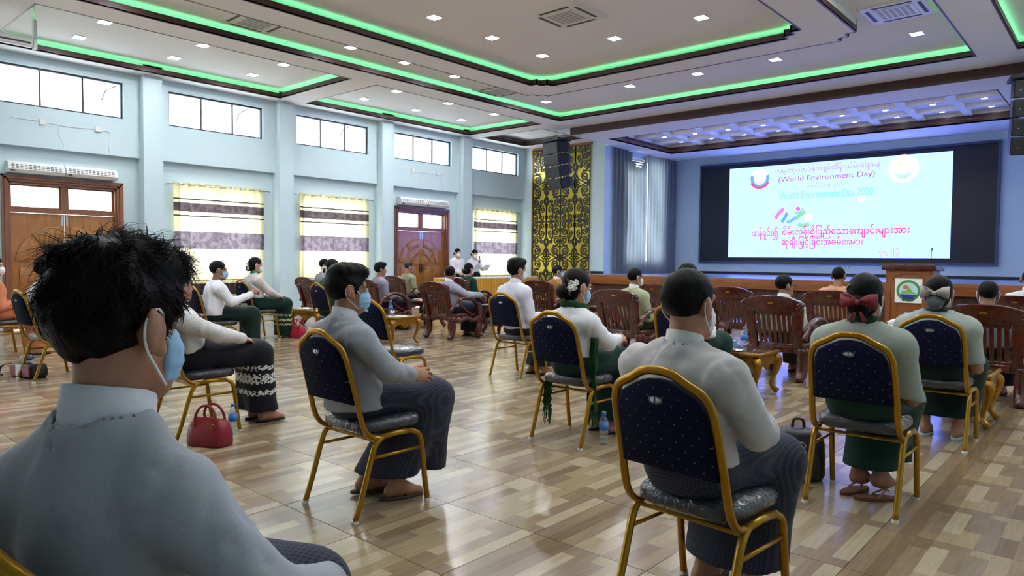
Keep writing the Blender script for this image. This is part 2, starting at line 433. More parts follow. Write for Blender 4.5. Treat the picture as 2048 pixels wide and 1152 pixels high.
wn_count = 0
def clerestory(X, s, h):
    global wn_count; wn_count += 1
    y0, y1, z0, z1 = h; w = (y1-y0)/3; xa, xb = X+s*0.02, X+s*0.06
    xa, xb = min(xa, xb), max(xa, xb)
    f = MB(); t = 0.035
    f.box(xa, xb, y0, y1, z0, z0+t).box(xa, xb, y0, y1, z1-t, z1).box(xa, xb, y0, y0+t, z0+t, z1-t).box(xa, xb, y1-t, y1, z0+t, z1-t)
    o = struct('window_%d' % wn_count, f, 'frame_dark')
    for k in (1, 2): MB().box(xa, xb, y0+k*w-0.014, y0+k*w+0.014, z0+t, z1-t).build('mullion', 'frame_dark', o)
    for k in range(3):
        xm = (xa+xb)/2
        MB().box(xm-0.003, xm+0.003, y0+k*w+0.016, y0+(k+1)*w-0.016, z0+t, z1-t).build('pane', 'pane', o)
for h in UPH:
    if h[0] > YR: clerestory(XL, 1, h)
for h in UPHR:
    if h[0] > YR: clerestory(XR, -1, h)
for h in LOWH:           # windows behind the banded curtains
    if h[2] < 0 or h[0] < YR: continue
    wn_count += 1; y0, y1, z0, z1 = h; f = MB(); t = 0.05; xa, xb = XL-0.14, XL-0.08
    f.box(xa, xb, y0, y1, z0, z0+t).box(xa, xb, y0, y1, z1-t, z1).box(xa, xb, y0, y0+t, z0+t, z1-t).box(xa, xb, y1-t, y1, z0+t, z1-t)
    o = struct('window_%d' % wn_count, f, 'white_plastic')
    ym = (y0+y1)/2; MB().box(xa, xb, ym-0.025, ym+0.025, z0+t, z1-t).build('mullion', 'white_plastic', o)
    for a, b in ((y0+t, ym-0.025), (ym+0.025, y1-t)): MB().box(XL-0.113, XL-0.107, a, b, z0+t, z1-t).build('pane', 'pane', o)
    MB().box(XL-0.2, XL+0.05, y0-0.05, y1+0.05, z0-0.04, z0).build('window_sill', 'white_plastic', o)
for p in PIL[3:7]:       # porch columns outside, seen through the clerestory
    ec = MB().box(-15.6, -15.2, p+0.12, p+0.6, -0.5, 6).build('porch_column', 'ext')
    ec['kind'] = 'structure'
    MB().tube(smooth_path([(-15.18, p+0.14, 4.75), (-15.1, p+0.02, 4.6), (-15.12, p-0.14, 4.5), (-15.2, p-0.2, 4.3)], 5), 0.012, 6).build('cable', 'frame_dark', ec)

# ---- rear wall, front walls, stage walls
struct('wall_rear', MB().box(XL-0.2, XR+0.2, YR-0.2, YR, 0, 4.9), 'wall')
XS0, XS1 = -10.97, -1.40
struct('wall_front_left', MB().box(XL-0.2, XS0, YF, YF+0.34, 0, 4.9), 'wall')
struct('wall_front_right', MB().box(XS1+0.02, XR+0.2, YF, YF+0.2, 0, 4.9), 'wall')
mb = MB(); slab(mb, 'x', XS0-0.2, XS0, YF+0.34, YB+0.2, 0, 4.9, [(17.25, 19.45, 1.2, 4.25)])
swl = struct('wall_stage_left', mb, 'wall')
struct('wall_stage_right', MB().box(XS1+0.02, XS1+0.22, YF+0.2, YB+0.2, 0, 4.9), 'wall')
struct('wall_stage_back', MB().box(XS0, XS1+0.02, YB, YB+0.2, 0, 4.9), 'wall')
struct('baseboard_stage_back', MB().box(XS0, XS1+0.02, YB-0.015, YB, ZS, ZS+0.075), 'black')
struct('baseboard_front_left', MB().box(-11.40, XS0+0.012, YF-0.012, YF, ZS, ZS+0.075), 'black')
# stage window with louvre
wn_count += 1
f = MB(); f.box(XS0-0.13, XS0-0.07, 17.25, 19.45, 1.2, 1.26).box(XS0-0.13, XS0-0.07, 17.25, 19.45, 4.19, 4.25).box(XS0-0.13, XS0-0.07, 17.25, 17.31, 1.26, 4.19).box(XS0-0.13, XS0-0.07, 19.39, 19.45, 1.26, 4.19)
sw = struct('window_%d' % wn_count, f, 'white_plastic')
for k in range(2):
    MB().box(XS0-0.102, XS0-0.098, 17.32+k*1.04, 18.33+k*1.04, 1.26, 4.19).build('pane', 'pane', sw)
MB().box(XS0-0.13, XS0-0.07, 18.33, 18.36, 1.26, 4.19).build('mullion', 'white_plastic', sw)
for k in range(5):
    MB().add([(XS0-0.06, 17.3, 4.18-0.075*k), (XS0-0.06, 18.34, 4.18-0.075*k), (XS0-0.01, 18.34, 4.13-0.075*k), (XS0-0.01, 17.3, 4.13-0.075*k),
              (XS0-0.06, 17.3, 4.17-0.075*k), (XS0-0.06, 18.34, 4.17-0.075*k), (XS0-0.01, 18.34, 4.12-0.075*k), (XS0-0.01, 17.3, 4.12-0.075*k)],
             [(0, 1, 2, 3), (7, 6, 5, 4), (0, 4, 5, 1), (1, 5, 6, 2), (2, 6, 7, 3), (3, 7, 4, 0)]).build('louvre_slat', 'scr_frame', sw)

# ---- stage
YS = 15.2; XSL = -11.85
so = MB().box(XSL, XR, YS+0.10, YF, 0, ZS-0.002).box(XS0, XS1+0.02, YF, YB, 0, ZS-0.002)
stage = struct('stage', so, 'stagef')
stage['label'] = 'raised stage with a brown wooden front'
MB().box(XSL, XR, YS+0.05, YF, ZS-0.002, ZS).box(XS0, XS1+0.02, YF, YB, ZS-0.002, ZS).build('stage_top', 'stagetop', stage)
MB().box(XSL-0.02, XR, YS, YS+0.1, ZS-0.235, ZS).build('edge_board', 'stagew', stage, bevel=0.008)
MB().box(XSL-0.02, XSL, YS+0.1, YF, ZS-0.235, ZS).build('edge_board', 'stagew', stage)
xb = XSL
while xb < -0.2:
    MB().box(xb+0.004, xb+0.176, YS+0.075, YS+0.1, 0.06, ZS-0.236).build('front_board', 'stagef', stage); xb += 0.18
MB().box(XSL, XR, YS+0.07, YS+0.1, 0, 0.058).build('skirting', 'black', stage)

# ---- hall ceiling
C_L1 = (-10.43, -2.02, -3.0, 13.45)
C_A = [(-13.5, -11.03, 2.87, 7.86), (-13.5, -11.03, 8.47, 13.45), (-13.5, -11.40, 13.97, 15.75), (-13.5, -11.03, -2.73, 2.26)]
C_R = [(-1.44, 1.06, 8.47, 13.40), (-1.44, 1.06, 2.87, 7.86), (-1.44, 1.06, -2.73, 2.26)]
mb = MB(); H = [C_L1]+C_A+C_R+[(-10.78, XS1, 14.36, 16.2)]
slab(mb, 'z', Z0, Z0+0.02, XL, XR, YR, YF, H)
mb.box(XL-0.2, XR+0.2, YR-0.2, YF+0.3, Z1, Z1+0.12)
mb.box(XS0-0.2, XS1+0.22, YF+0.3, YB+0.2, Z1, Z1+0.12)
ceil = struct('ceiling', mb, 'ceil')
def coffer(r, led=True):
    x0, x1, y0, y1 = r; t = 0.025; zl = Z0+0.10
    for e in ((x0-t, x0, y0-t, y1+t), (x1, x1+t, y0-t, y1+t), (x0, x1, y0-t, y0), (x0, x1, y1, y1+t)):
        MB().box(*e, Z0-0.004, zl).build('trim_board', 'trim', ceil)
    p = 0.20
    for e in ((x0-p-.02, x0-p, y0-p, y1+p), (x1+p, x1+p+.02, y0-p, y1+p), (x0-p, x1+p, y0-p-.02, y0-p), (x0-p, x1+p, y1+p, y1+p+.02)):
        MB().box(*e, Z0+0.02, Z1).build('cove_wall', 'ceil', ceil)
    if led:
        q = 0.035
        for e in ((x0-q-.02, x0-q, y0-q, y1+q), (x1+q, x1+q+.02, y0-q, y1+q), (x0-q, x1+q, y0-q-.02, y0-q), (x0-q, x1+q, y1+q, y1+q+.02)):
            MB().box(*e, Z0+0.08, Z0+0.094).build('led_strip', 'led', ceil)
coffer(C_L1)
for k, r in enumerate(C_A): coffer(r, k != 2)
for r in C_R: coffer(r)
# dropped frame in the middle of the big coffer, with stepped corners
def stepped(x0, x1, y0, y1, a=0.145):
    return [(x0, y0), (x1, y0), (x1, y1-2*a), (x1-a, y1-2*a), (x1-a, y1-a), (x1-2*a, y1-a), (x1-2*a, y1), (x0+2*a, y1), (x0+2*a, y1-a), (x0+a, y1-a), (x0+a, y1-2*a), (x0, y1-2*a)]
inn = stepped(-8.75, -3.70, 0.2, 10.66); out = stepped(-9.35, -3.11, -0.4, 11.27)
def inside(poly, x, y):
    c = False; n = len(poly)
    for i in range(n):
        (x1, y1), (x2, y2) = poly[i], poly[(i+1) % n]
        if (y1 > y) != (y2 > y) and x < (x2-x1)*(y-y1)/(y2-y1)+x1: c = not c
    return c
us = sorted({p[0] for p in inn+out}); vs = sorted({p[1] for p in inn+out})
mb = MB()
for a, b, c, d in grid_boxes(us, vs, lambda u, v: (not inside(out, u, v)) or inside(inn, u, v)): mb.box(a, b, c, d, Z0, Z0+0.02)
mb.build('dropped_frame', 'ceil', ceil)
def edge_boards(poly, z0, z1, off, mat, name, t=0.025):
    n = len(poly)
    for i in range(n):
        (xa, ya), (xb_, yb_) = poly[i], poly[(i+1) % n]
        # polygons run counter-clockwise; off > 0 moves outwards
        dx, dy = xb_-xa, yb_-ya; l = math.hypot(dx, dy); nx, ny = dy/l, -dx/l
        xs = sorted((xa+nx*off, xb_+nx*(off+t))); ys = sorted((ya+ny*off, yb_+ny*(off+t)))
        MB().box(xs[0], xs[1], ys[0], ys[1], z0, z1).build(name, mat, ceil)
edge_boards(inn, Z0-0.004, Z0+0.10, 0, 'trim', 'trim_board')
edge_boards(out, Z0-0.004, Z0+0.09, -0.025, 'trim', 'trim_board')
edge_boards(out, Z0+0.09, Z1, -0.025, 'ceil', 'frame_side')
q = 0.035; I = (-8.75, -3.70, 0.2, 10.66)
for e in ((I[0]-q-.02, I[0]-q, I[2]-q, I[3]+q), (I[1]+q, I[1]+q+.02, I[2]-q, I[3]+q), (I[0]-q, I[1]+q, I[2]-q-.02, I[2]-q), (I[0]-q, I[1]+q, I[3]+q, I[3]+q+.02)):
    MB().box(*e, Z0+0.08, Z0+0.094).build('led_strip', 'led', ceil)

# ---- stage canopy ceiling with coffers
CX0, CX1, CY0 = -10.78, XS1, 14.36; GX0, GX1, GY0, GY1 = -10.30, -1.96, 15.40, 18.67
mb = MB(); slab(mb, 'z', ZC, ZC+0.03, CX0, CX1, CY0, YB, [(GX0, GX1, GY0, GY1)])
mb.box(XS0, CX0, YF, YB, ZC, ZC+0.03)
can = struct('ceiling_stage', mb, 'ceil')
MB().box(CX0, CX1, CY0-0.02, CY0, ZC-0.003, Z0+0.02).build('trim_board', 'trim', can)
MB().box(CX0-0.015, CX0, CY0, YF, ZC-0.003, Z0+0.02).build('side_board', 'ceil', can)
for e, z in ((0.0, (ZC-0.004, ZC+0.085)), (0.10, (ZC+0.13, ZC+0.20))):
    a, b, c, d = GX0-e, GX1+e, GY0-e, GY1+e; t = 0.02
    for r in ((a-t, a, c-t, d+t), (b, b+t, c-t, d+t), (a, b, c-t, c), (a, b, d, d+t)): MB().box(*r, *z).build('trim_board', 'trim', can)
a, b, c, d = GX0-0.12, GX1+0.12, GY0-0.12, GY1+0.42; t = 0.03
for r in ((a-t, a, c-t, d+t), (b, b+t, c-t, d+t), (a, b, c-t, c), (a, b, d, d+t)): MB().box(*r, ZC+0.03, Z1).build('cove_wall', 'ceil', can)
gx = [-10.315+0.928*k for k in range(10)]; gy = [15.93+0.985*k for k in range(4)]
for x in gx[1:-1]: MB().box(x-0.07, x+0.07, c, d, 4.60, Z1).build('coffer_beam', 'ceil', can)
for y in gy: MB().box(a, b, y-0.07, y+0.07, 4.605, Z1).build('coffer_beam', 'ceil', can)
MB().box(GX0-0.12, GX1+0.12, GY0-0.12, GY1+0.42, 4.70, 4.72).build('coffer_back', 'ceil', can)

# ================================================================== CEILING FIXTURES
def downlight(x, y, label, group, z=Z1, w=0.16):
    t = thing('ceiling_light', label, 'ceiling light', (x, y, z), 0, group)
    rim = MB(); e = w/2+0.012
    rim.box(-e, e, -e, -w/2, -0.012, 0).box(-e, e, w/2, e, -0.012, 0).box(-e, -w/2, -w/2, w/2, -0.012, 0).box(w/2, e, -w/2, w/2, -0.012, 0)
    rim.build('rim', 'white_plastic', t)
    MB().box(-w/2, w/2, -w/2, w/2, -0.008, 0).build('diffuser', 'lamp', t)
    return t
ordn = ['first', 'second', 'third', 'fourth', 'fifth', 'sixth', 'seventh', 'eighth', 'ninth']
G1 = 'square downlights in the hall ceiling'
for (name, ys) in (('middle left coffer', (3.92, 5.41, 6.89)), ('far left coffer', (9.50, 10.99, 12.50))):
    for rx, rn in ((-12.82, 'window-side'), (-11.70, 'inner')):
        for k, y in enumerate(ys):
            downlight(rx, y, 'square white downlight in %s, %s row, %s from the camera end' % (name, rn, ordn[k]), G1)
for name, ys in (('right coffer', (9.5, 10.99, 12.5)), ('near right coffer', (3.92, 5.41, 6.89))):
    for rx, rn in ((0.37, 'wall-side'), (-0.75, 'inner')):
        for k, y in enumerate(ys):
            downlight(rx, y, 'square white downlight in %s, %s row, %s from the camera end' % (name, rn, ordn[k]), G1)
for k, y in enumerate((1.3, 2.5, 3.7, 7.06, 8.22, 9.45, 12.25)):  # lamps at the camera end are unseen, added to brighten the foreground
    downlight(-9.88, y, 'square downlight in left strip beside the green cove, %s from the camera end' % ordn[k], G1)
for k, y in enumerate((1.3, 2.5, 3.7, 7.06, 8.22, 9.45)):  # camera-end lamps here are also unseen additions for more foreground light
    downlight(-2.56, y, 'square downlight in right strip beside the dropped frame, %s from the camera end' % ordn[k], G1)
for k, x in enumerate((-7.7, -6.23, -4.77, -2.6)):
    downlight(x, 12.22, 'square downlight in the strip before the stage, %s from the left windows' % ordn[k+1], G1)
for r, ys in (('far', (6.97, 8.2, 9.46)), ('added unseen near', (1.2, 2.5, 3.75))):  # near square of lamps is out of view, added to light the foreground
    for i, x in enumerate((-7.73, -6.26, -4.78)):
        for j, y in enumerate(ys):
            if i == 1 and j == 1: continue
            downlight(x, y, 'square downlight inside the stepped frame, %s square, %s column, %s row' % (r, ordn[i], ordn[j]), G1)
def spotlight(x, y, label):
    t = thing('stage_light', label, 'spotlight', (x, y, 4.70), 0, 'round spotlights in the stage coffers')
    MB().lathe([(0.06, -0.012), (0.075, -0.01), (0.078, 0)], n=16).build('rim', 'white_plastic', t, True)
    MB().lathe([(0.01, -0.016), (0.055, -0.014), (0.058, -0.011)], n=16).build('lens', 'spot', t, True)
for j, (y, rn) in enumerate(((16.43, 'front'), (17.43, 'middle'), (18.40, 'back'))):
    for i in range(9):
        spotlight(-9.85+0.928*i, y, 'round spotlight in the stage coffers, %s row, %s from the left' % (rn, ordn[i]))

def ac_cassette(x, y, label):
    t = thing('ceiling_air_conditioner', label, 'air conditioner', (x, y, Z1), 0, 'ceiling cassette air conditioners')
    p = MB(); e = 0.42
    p.add([(-e, -e, 0), (e, -e, 0), (e, e, 0), (-e, e, 0), (-e+.03, -e+.03, -0.03), (e-.03, -e+.03, -0.03), (e-.03, e-.03, -0.03), (-e+.03, e-.03, -0.03)],
          [(3, 2, 1, 0), (4, 5, 6, 7), (0, 1, 5, 4), (1, 2, 6, 5), (2, 3, 7, 6), (3, 0, 4, 7)])
    p.build('panel', 'white_plastic', t)
    for k in range(4):
        c, s = math.cos(k*math.pi/2), math.sin(k*math.pi/2)
        q = [(-0.25, 0.30), (0.25, 0.30), (0.25, 0.345), (-0.25, 0.345)]
        MB().prism([(a*c-b*s, a*s+b*c) for a, b in q], 'z', -0.033, -0.029).build('air_slot', 'dark_slot', t)
    MB().box(-0.24, 0.24, -0.24, 0.24, -0.036, -0.03).build('grille_frame', 'white_plastic', t)
    for k in range(6):
        MB().box(-0.21+k*0.072, -0.17+k*0.072, -0.2, 0.2, -0.041, -0.036).build('grille_slat', 'grey_slat', t)
ac_cassette(-6.2, 8.15, 'white square air conditioner inside the stepped ceiling frame')
ac_cassette(-9.9, 5.38, 'white square air conditioner in left ceiling strip nearest the camera')
ac_cassette(-9.98, 10.82, 'white square air conditioner in left ceiling strip toward the stage')
ac_cassette(-2.58, 10.92, 'white square air conditioner in right ceiling strip lit blue by the screen')
# projector screen case hanging from the left coffer
t = thing('projector_screen', 'white roll-up projector screen case hanging from ceiling at top left', 'projector screen', (-11.6, 2.98, 4.14), 0)
MB().box(-0.06, 0.06, -2.3, -0.02, 0.02, 0.14).build('case', 'white_plastic', t, bevel=0.012)
MB().box(0.055, 0.064, -2.25, -0.05, 0.05, 0.075).build('case_slot', 'dark_slot', t)
MB().box(-0.05, 0.05, -0.01, 0.03, 0.0, 0.40).build('end_bracket', 'white_plastic', t)
MB().box(-0.02, 0.02, 0.0, 0.02, 0.38, Z1-4.14).build('hanger', 'chrome', t)
MB().box(-0.05, 0.05, -0.03, 0.05, Z1-4.14-0.02, Z1-4.14).build('ceiling_plate', 'white_plastic', t)
MB().box(-0.05, 0.05, -2.31, -2.27, 0.0, 0.40).build('end_bracket', 'white_plastic', t)
MB().box(-0.02, 0.02, -2.3, -2.28, 0.38, Z1-4.14).build('hanger', 'chrome', t)

# line array loudspeakers
def line_array(x, y, rz, label):
    t = thing('line_array_speaker', label, 'loudspeaker', (x, y, 0), rz, 'line array loudspeakers beside the stage')
    MB().tube([(-0.03, 0, 4.30), (-0.03, 0, Z0)], 0.008, 6).build('chain', 'chrome', t)
    MB().tube([(0.03, 0, 4.30), (0.03, 0, Z0)], 0.008, 6).build('chain', 'chrome', t)
    MB().box(-0.02, 0.02, -0.02, 0.02, 4.31, 4.44).build('hook', 'leather_red', t)
    MB().box(-0.36, 0.36, -0.22, 0.22, 4.25, 4.31).build('fly_frame', 'black_metal', t, bevel=0.01)
    z = 4.245; ang = R(3); yy = 0.0
    for k in range(4):
        ang += R(3.5); h = 0.285
        f = MB(); d = 0.19
        f.prism([(-0.20, 0), (0.20, -0.045), (0.20, -h+0.045), (-0.20, -h)], 'x', -0.30, 0.30)
        b = f.build('cabinet', 'black', t, bevel=0.008)
        b.location = (0, yy, z); b.rotation_euler = (ang, 0, 0)
        g = MB().box(-0.285, 0.285, -0.212, -0.2, -h+0.02, -0.02).build('front_grille', 'black_metal', b)
        MB().ball((-0.22, -0.214, -h*0.55), 0.012, 8, 5).build('badge', 'silver', b)
        for sx in (-0.302, 0.302): MB().box(min(sx, sx*1.03), max(sx, sx*1.03), -0.17, 0.1, -h+0.01, -0.005).build('rigging_plate', 'black_metal', b)
        z -= h+0.006; yy += math.sin(ang)*0.30*0.6
line_array(-11.08, 14.15, R(-14), 'black line array loudspeaker hanging before the gold fretwork panel')
line_array(-1.28, 14.15, R(14), 'black line array loudspeaker hanging at right edge of the stage')

# ================================================================== FRONT WALL: gold fretwork
def spiral(cx, cy, r, turns, a0, d, n=22):
    out = []
    for k in range(n+1):
        t = k/n; a = a0+d*turns*2*math.pi*t; rr = r*(1-0.86*t)
        out.append((cx+rr*math.cos(a), cy+rr*math.sin(a)))
    return out
def quarter_pattern():
    P = []     # x: 0 (axis) .. 0.53 (panel edge), v: 0 (panel end) .. 1.06 (flower centre)
    P.append((spiral(0.36, 0.30, 0.12, 1.6, R(-100), 1), 0.026)); P.append((spiral(0.17, 0.13, 0.10, 1.4, R(60), -1), 0.024))
    P.append((spiral(0.41, 0.10, 0.09, 1.4, R(100), 1), 0.024)); P.append((spiral(0.15, 0.36, 0.085, 1.3, R(-60), -1), 0.022))
    P.append((spiral(0.38, 0.57, 0.115, 1.6, R(90), -1), 0.026)); P.append((spiral(0.17, 0.58, 0.075, 1.3, R(-90), 1), 0.022))
    P.append((spiral(0.35, 0.86, 0.14, 1.7, R(-70), -1), 0.028)); P.append((spiral(0.46, 1.02, 0.06, 1.2, R(200), 1), 0.022))
    P.append(([(0, 0.50), (0.045, 0.57), (0.035, 0.63), (0, 0.70)], 0.022)); P.append(([(0, 0.44), (0.085, 0.55), (0.075, 0.66), (0, 0.76)], 0.02))
    P.append(([(0, 0.02), (0.0, 0.44)], 0.022))
    for v in (0.06, 0.10, 0.14): P.append(([(0, v), (0.06, v+0.025)], 0.02))
    P.append(([(0.02, 0.78), (0.07, 0.84), (0.10, 0.93), (0.20, 0.98)], 0.022)); P.append(([(0.0, 0.76), (0.03, 0.86), (0.04, 0.90)], 0.02))
    P.append(([(0.24, 0.20), (0.26, 0.34), (0.24, 0.44), (0.28, 0.50)], 0.024)); P.append(([(0.30, 0.44), (0.46, 0.45), (0.53, 0.42)], 0.024))
    P.append(([(0.26, 0.70), (0.40, 0.71), (0.53, 0.74)], 0.024)); P.append(([(0.22, 0.98), (0.34, 1.04), (0.42, 1.06)], 0.024))
    P.append(([(0.10, 0.02), (0.26, 0.02), (0.32, 0.0)], 0.024)); P.append(([(0.49, 0.20), (0.53, 0.30)], 0.03)); P.append(([(0.10, 0.45), (0.2, 0.47), (0.24, 0.5)], 0.022))
    for a in (90, 45, 0):       # petals round the flower at (0, 1.06)
        c, s = math.cos(R(a)), -math.sin(R(a))
        loop = [(0.025, 0), (0.07, 0.032), (0.11, 0.03), (0.165, 0), (0.11, -0.03), (0.07, -0.032), (0.025, 0)]
        P.append(([(c*u-s*w, 1.06+s*u+c*w) for u, w in loop], 0.018))
    return P
QP = quarter_pattern()
def fret_panel(x0, x1, z0, z1, label):
    t = thing('fretwork_panel', label, 'wall panel', ((x0+x1)/2, YF-0.012, z0), 0, 'gold fretwork panels beside the stage')
    w, h = x1-x0, z1-z0; sx, sz = (w/2)/0.53, (h/2)/1.06
    MB().box(-w/2, w/2, -0.02, 0, 0, h).build('gold_backing', 'goldpan', t)
    fr = MB()
    for mx in (-1, 1):
        for mz in (0, 1):
            for pts, wd in QP:
                fr.ribbon([(mx*min(u*sx, w/2-0.024), (max(v*sz, 0.02) if mz == 0 else h-max(v*sz, 0.02))) for u, v in pts], wd*1.5, -0.036, -0.02)
    fr.build('scroll_fretwork', 'black', t)
    b = MB(); e = 0.018
    b.box(-w/2, w/2, -0.04, -0.02, 0, e).box(-w/2, w/2, -0.04, -0.02, h-e, h).box(-w/2, -w/2+e, -0.04, -0.02, e, h-e).box(w/2-e, w/2, -0.04, -0.02, e, h-e)
    b.build('border', 'black', t)
for cx, nx in (((-13.5, -12.47), 'left'), ((-12.465, -11.435), 'right')):
    for cz, nz_ in (((0.28, 2.385), 'lower'), ((2.39, 4.49), 'upper')):
        fret_panel(cx[0], cx[1], cz[0], cz[1], 'gold panel with black scroll fretwork, %s %s of the four beside the stage' % (nz_, nx))
pf = MB(); pf.box(-13.55, -13.505, YF-0.05, YF, 0.2, 4.55).box(-13.505, -11.40, YF-0.05, YF, 4.50, 4.56)
struct('trim_1', pf, 'stagew')

# ================================================================== CURTAINS
def fold_curtain(name, y0, y1, z0, z1, x, mat, nf, amp, label, group, topfn=None, s=1, seed=0, tuck=None):
    n = nf*8; m = 10; v = []; f = []; rr = random.Random(seed)
    ph = [rr.uniform(-0.7, 0.7) for _ in range(nf+2)]
    for j in range(m+1):
        for i in range(n+1):
            u = i/n; k = u*nf; a = 2*math.pi*k+ph[int(k)]*(1-abs(2*(k % 1)-1))
            zt = z1 if topfn is None else z1-topfn(u)
            zz = z0+(zt-z0)*j/m
            am = amp*(1.0+0.25*math.sin(j*0.9+k))
            v.append((x+s*am*math.sin(a), y0+(y1-y0)*u+0.25*amp*math.sin(a*2+j*0.3), zz))
    for j in range(m):
        for i in range(n): q = j*(n+1)+i; f.append((q, q+1, q+n+2, q+n+1))
    me = MB().add(v, f).mesh(name, True); o = obj(name, me, mat); tag(o, label, 'curtain', group); return o
def hall_curtain(p, z0, where, seed):
    b0 = p+0.34; y0, y1 = b0+0.26, b0+2.14
    c = fold_curtain('curtain', y0, y1, z0, 2.71, XL+0.10, 'curtain', 9, 0.028, 'cream curtain with grey bands hanging %s' % where, 'banded curtains on left wall', seed=seed)
    for k in range(9):
        yy = y0+(k+0.5)*(y1-y0)/9
        r = MB().tube([(XL+0.132, yy+0.022*math.cos(a), 2.665+0.022*math.sin(a)) for a in [2*math.pi*q/12 for q in range(12)]], 0.006, 6, True); r.build('eyelet', 'chrome', c, True)
    t = thing('curtain_rod', 'chrome curtain rod above the curtain %s' % where, 'curtain rod', (XL+0.10, y0, 2.665), 0, 'chrome curtain rods')
    MB().tube([(0, -0.12, 0), (0, y1-y0+0.12, 0)], 0.012, 8).build('pole', 'chrome', t, True)
    for e in (-0.13, y1-y0+0.13): MB().ball((0, e, 0), 0.025).build('finial', 'chrome', t, True)
    for e in (-0.06, y1-y0+0.06): MB().tube([(-0.10, e, 0), (0, e, 0)], 0.008, 6).build('bracket', 'chrome', t)
hall_curtain(PIL[4], 0.30, 'between the near door and the middle pillar', 1)
hall_curtain(PIL[5], 0.80, 'left of the far wooden door', 2)
hall_curtain(PIL[7], 0.80, 'beside the gold panels behind the speaker', 3)
hall_curtain(PIL[2], 0.30, 'at the rear of the left wall', 4)
def dip(u): return 0.02*math.sin(u*60)+ (0.42*math.exp(-((u-0.72)/0.2)**4))
fold_curtain('stage_curtain', 16.56, 18.285, ZS+0.01, 4.40, XS0+0.09, 'stagecurtain', 9, 0.05, 'grey-blue stage curtain sagging open at its top', 'stage curtains', topfn=dip, seed=5)
fold_curtain('stage_curtain', 18.31, 20.08, ZS+0.01, 4.40, XS0+0.09, 'stagecurtain', 10, 0.05, 'grey-blue stage curtain nearest the big screen', 'stage curtains', seed=6)
t = thing('curtain_rod', 'white curtain track at top of stage side wall', 'curtain rod', (XS0+0.09, 16.5, 4.405), 0)
MB().box(-0.02, 0.02, 0, 3.6, 0, 0.014).build('track', 'white_plastic', t)

# ================================================================== DOORS
dcount = 0
def wood_door(p, blue=False):
    global dcount; dcount += 1
    y0, y1 = p+0.61, p+2.47; yc = (y0+y1)/2; X = XL
    f = MB(); fw = 0.10
    for k, (a, d) in enumerate(((0, 0.05), (0.035, 0.065), (0.07, 0.045))):    # stepped architrave
        w = 0.033
        f.box(X-0.02, X+d, y0+a, y0+a+w, 0, 2.60-a).box(X-0.02, X+d, y1-a-w, y1-a, 0, 2.60-a).box(X-0.02, X+d, y0+a, y1-a, 2.60-a-w, 2.60-a)
    f.box(X-0.16, X, y0+fw, y0+fw+0.03, 0, 2.5).box(X-0.16, X, y1-fw-0.03, y1-fw, 0, 2.5).box(X-0.16, X, y0+fw, y1-fw, 2.46, 2.5)
    d = struct('door_%d' % dcount, f, 'doorf')
    MB().box(X-0.14, X-0.03, y0+fw, y1-fw, 1.985, 2.055).build('transom_bar', 'doorf', d)
    MB().box(X-0.14, X-0.04, yc-0.045, yc+0.045, 2.055, 2.46).build('transom_post', 'doorf', d)
    for a, b in ((y0+fw+0.03, yc-0.045), (yc+0.045, y1-fw-0.03)):
        MB().box(X-0.093, X-0.087, a, b, 2.055, 2.46).build('pane', 'pane', d)
        s = MB(); e = 0.03
        s.box(X-0.11, X-0.07, a, b, 2.055, 2.055+e).box(X-0.11, X-0.07, a, b, 2.46-e, 2.46).box(X-0.11, X-0.07, a, a+e, 2.055+e, 2.46-e).box(X-0.11, X-0.07, b-e, b, 2.055+e, 2.46-e)
        s.build('sash', 'doorf', d)
    for sg in (-1, 1):
        ya, yb = (y0+fw+0.03, yc-0.003) if sg < 0 else (yc+0.003, y1-fw-0.03)
        lf = MB().box(X-0.10, X-0.06, ya, yb, 0.01, 1.98).build('door_leaf', 'doorw', d)
        ym = yc+sg*0.06; zc = 1.10; xs0, xs1 = X-0.062, X-0.042
        def sector(r0, r1, a0, a1, n=10):
            q = [(ym+sg*r1*math.cos(R(a0+(a1-a0)*k/n)), zc+r1*math.sin(R(a0+(a1-a0)*k/n))) for k in range(n+1)]
            q += [(ym+sg*r0*math.cos(R(a1+(a0-a1)*k/n)), zc+r0*math.sin(R(a1+(a0-a1)*k/n))) for k in range(n+1)] if r0 > 0 else [(ym, zc)]
            return q if sg > 0 else q[::-1]
        for r0, r1, a0, a1 in ((0.46, 0.68, 50, 88), (0.46, 0.68, 6, 44), (0.26, 0.40, 10, 84)):
            MB().prism(sector(r0, r1, a0, a1), 'x', xs0, xs1).build('panel', 'doorw', lf, bevel=0.008)
        arch = [(ym+sg*0.42, 1.16), (ym+sg*0.62, 1.16)]
        MB().prism(sector(0.03, 0.20, 8, 82), 'x', xs0, xs1).build('panel', 'doorw', lf, bevel=0.008)
        for z0_, z1_ in ((0.16, 0.52), (0.60, 1.05)):
            for a, b in ((0.03, 0.29), (0.36, 0.62)):
                u0, u1 = sorted((ym+sg*a, ym+sg*b))
                MB().box(xs0, xs1, u0, u1, z0_, z1_).build('panel', 'doorw', lf, bevel=0.008)
        hy = yc+sg*0.035
        MB().box(X-0.06, X-0.048, hy-0.014, hy+0.014, 0.9, 1.12).build('handle_plate', 'black_metal', lf)
        MB().tube([(X-0.05, hy, 1.02), (X-0.01, hy, 1.02), (X-0.01, hy+sg*0.1, 1.015)], 0.009, 6).build('handle', 'black_metal', lf)
        MB().box(X-0.06, X-0.045, hy-0.012, hy+0.012, 1.78, 1.95).build('bolt', 'chrome', lf)
    return d
wood_door(2.48); wood_door(10.70)
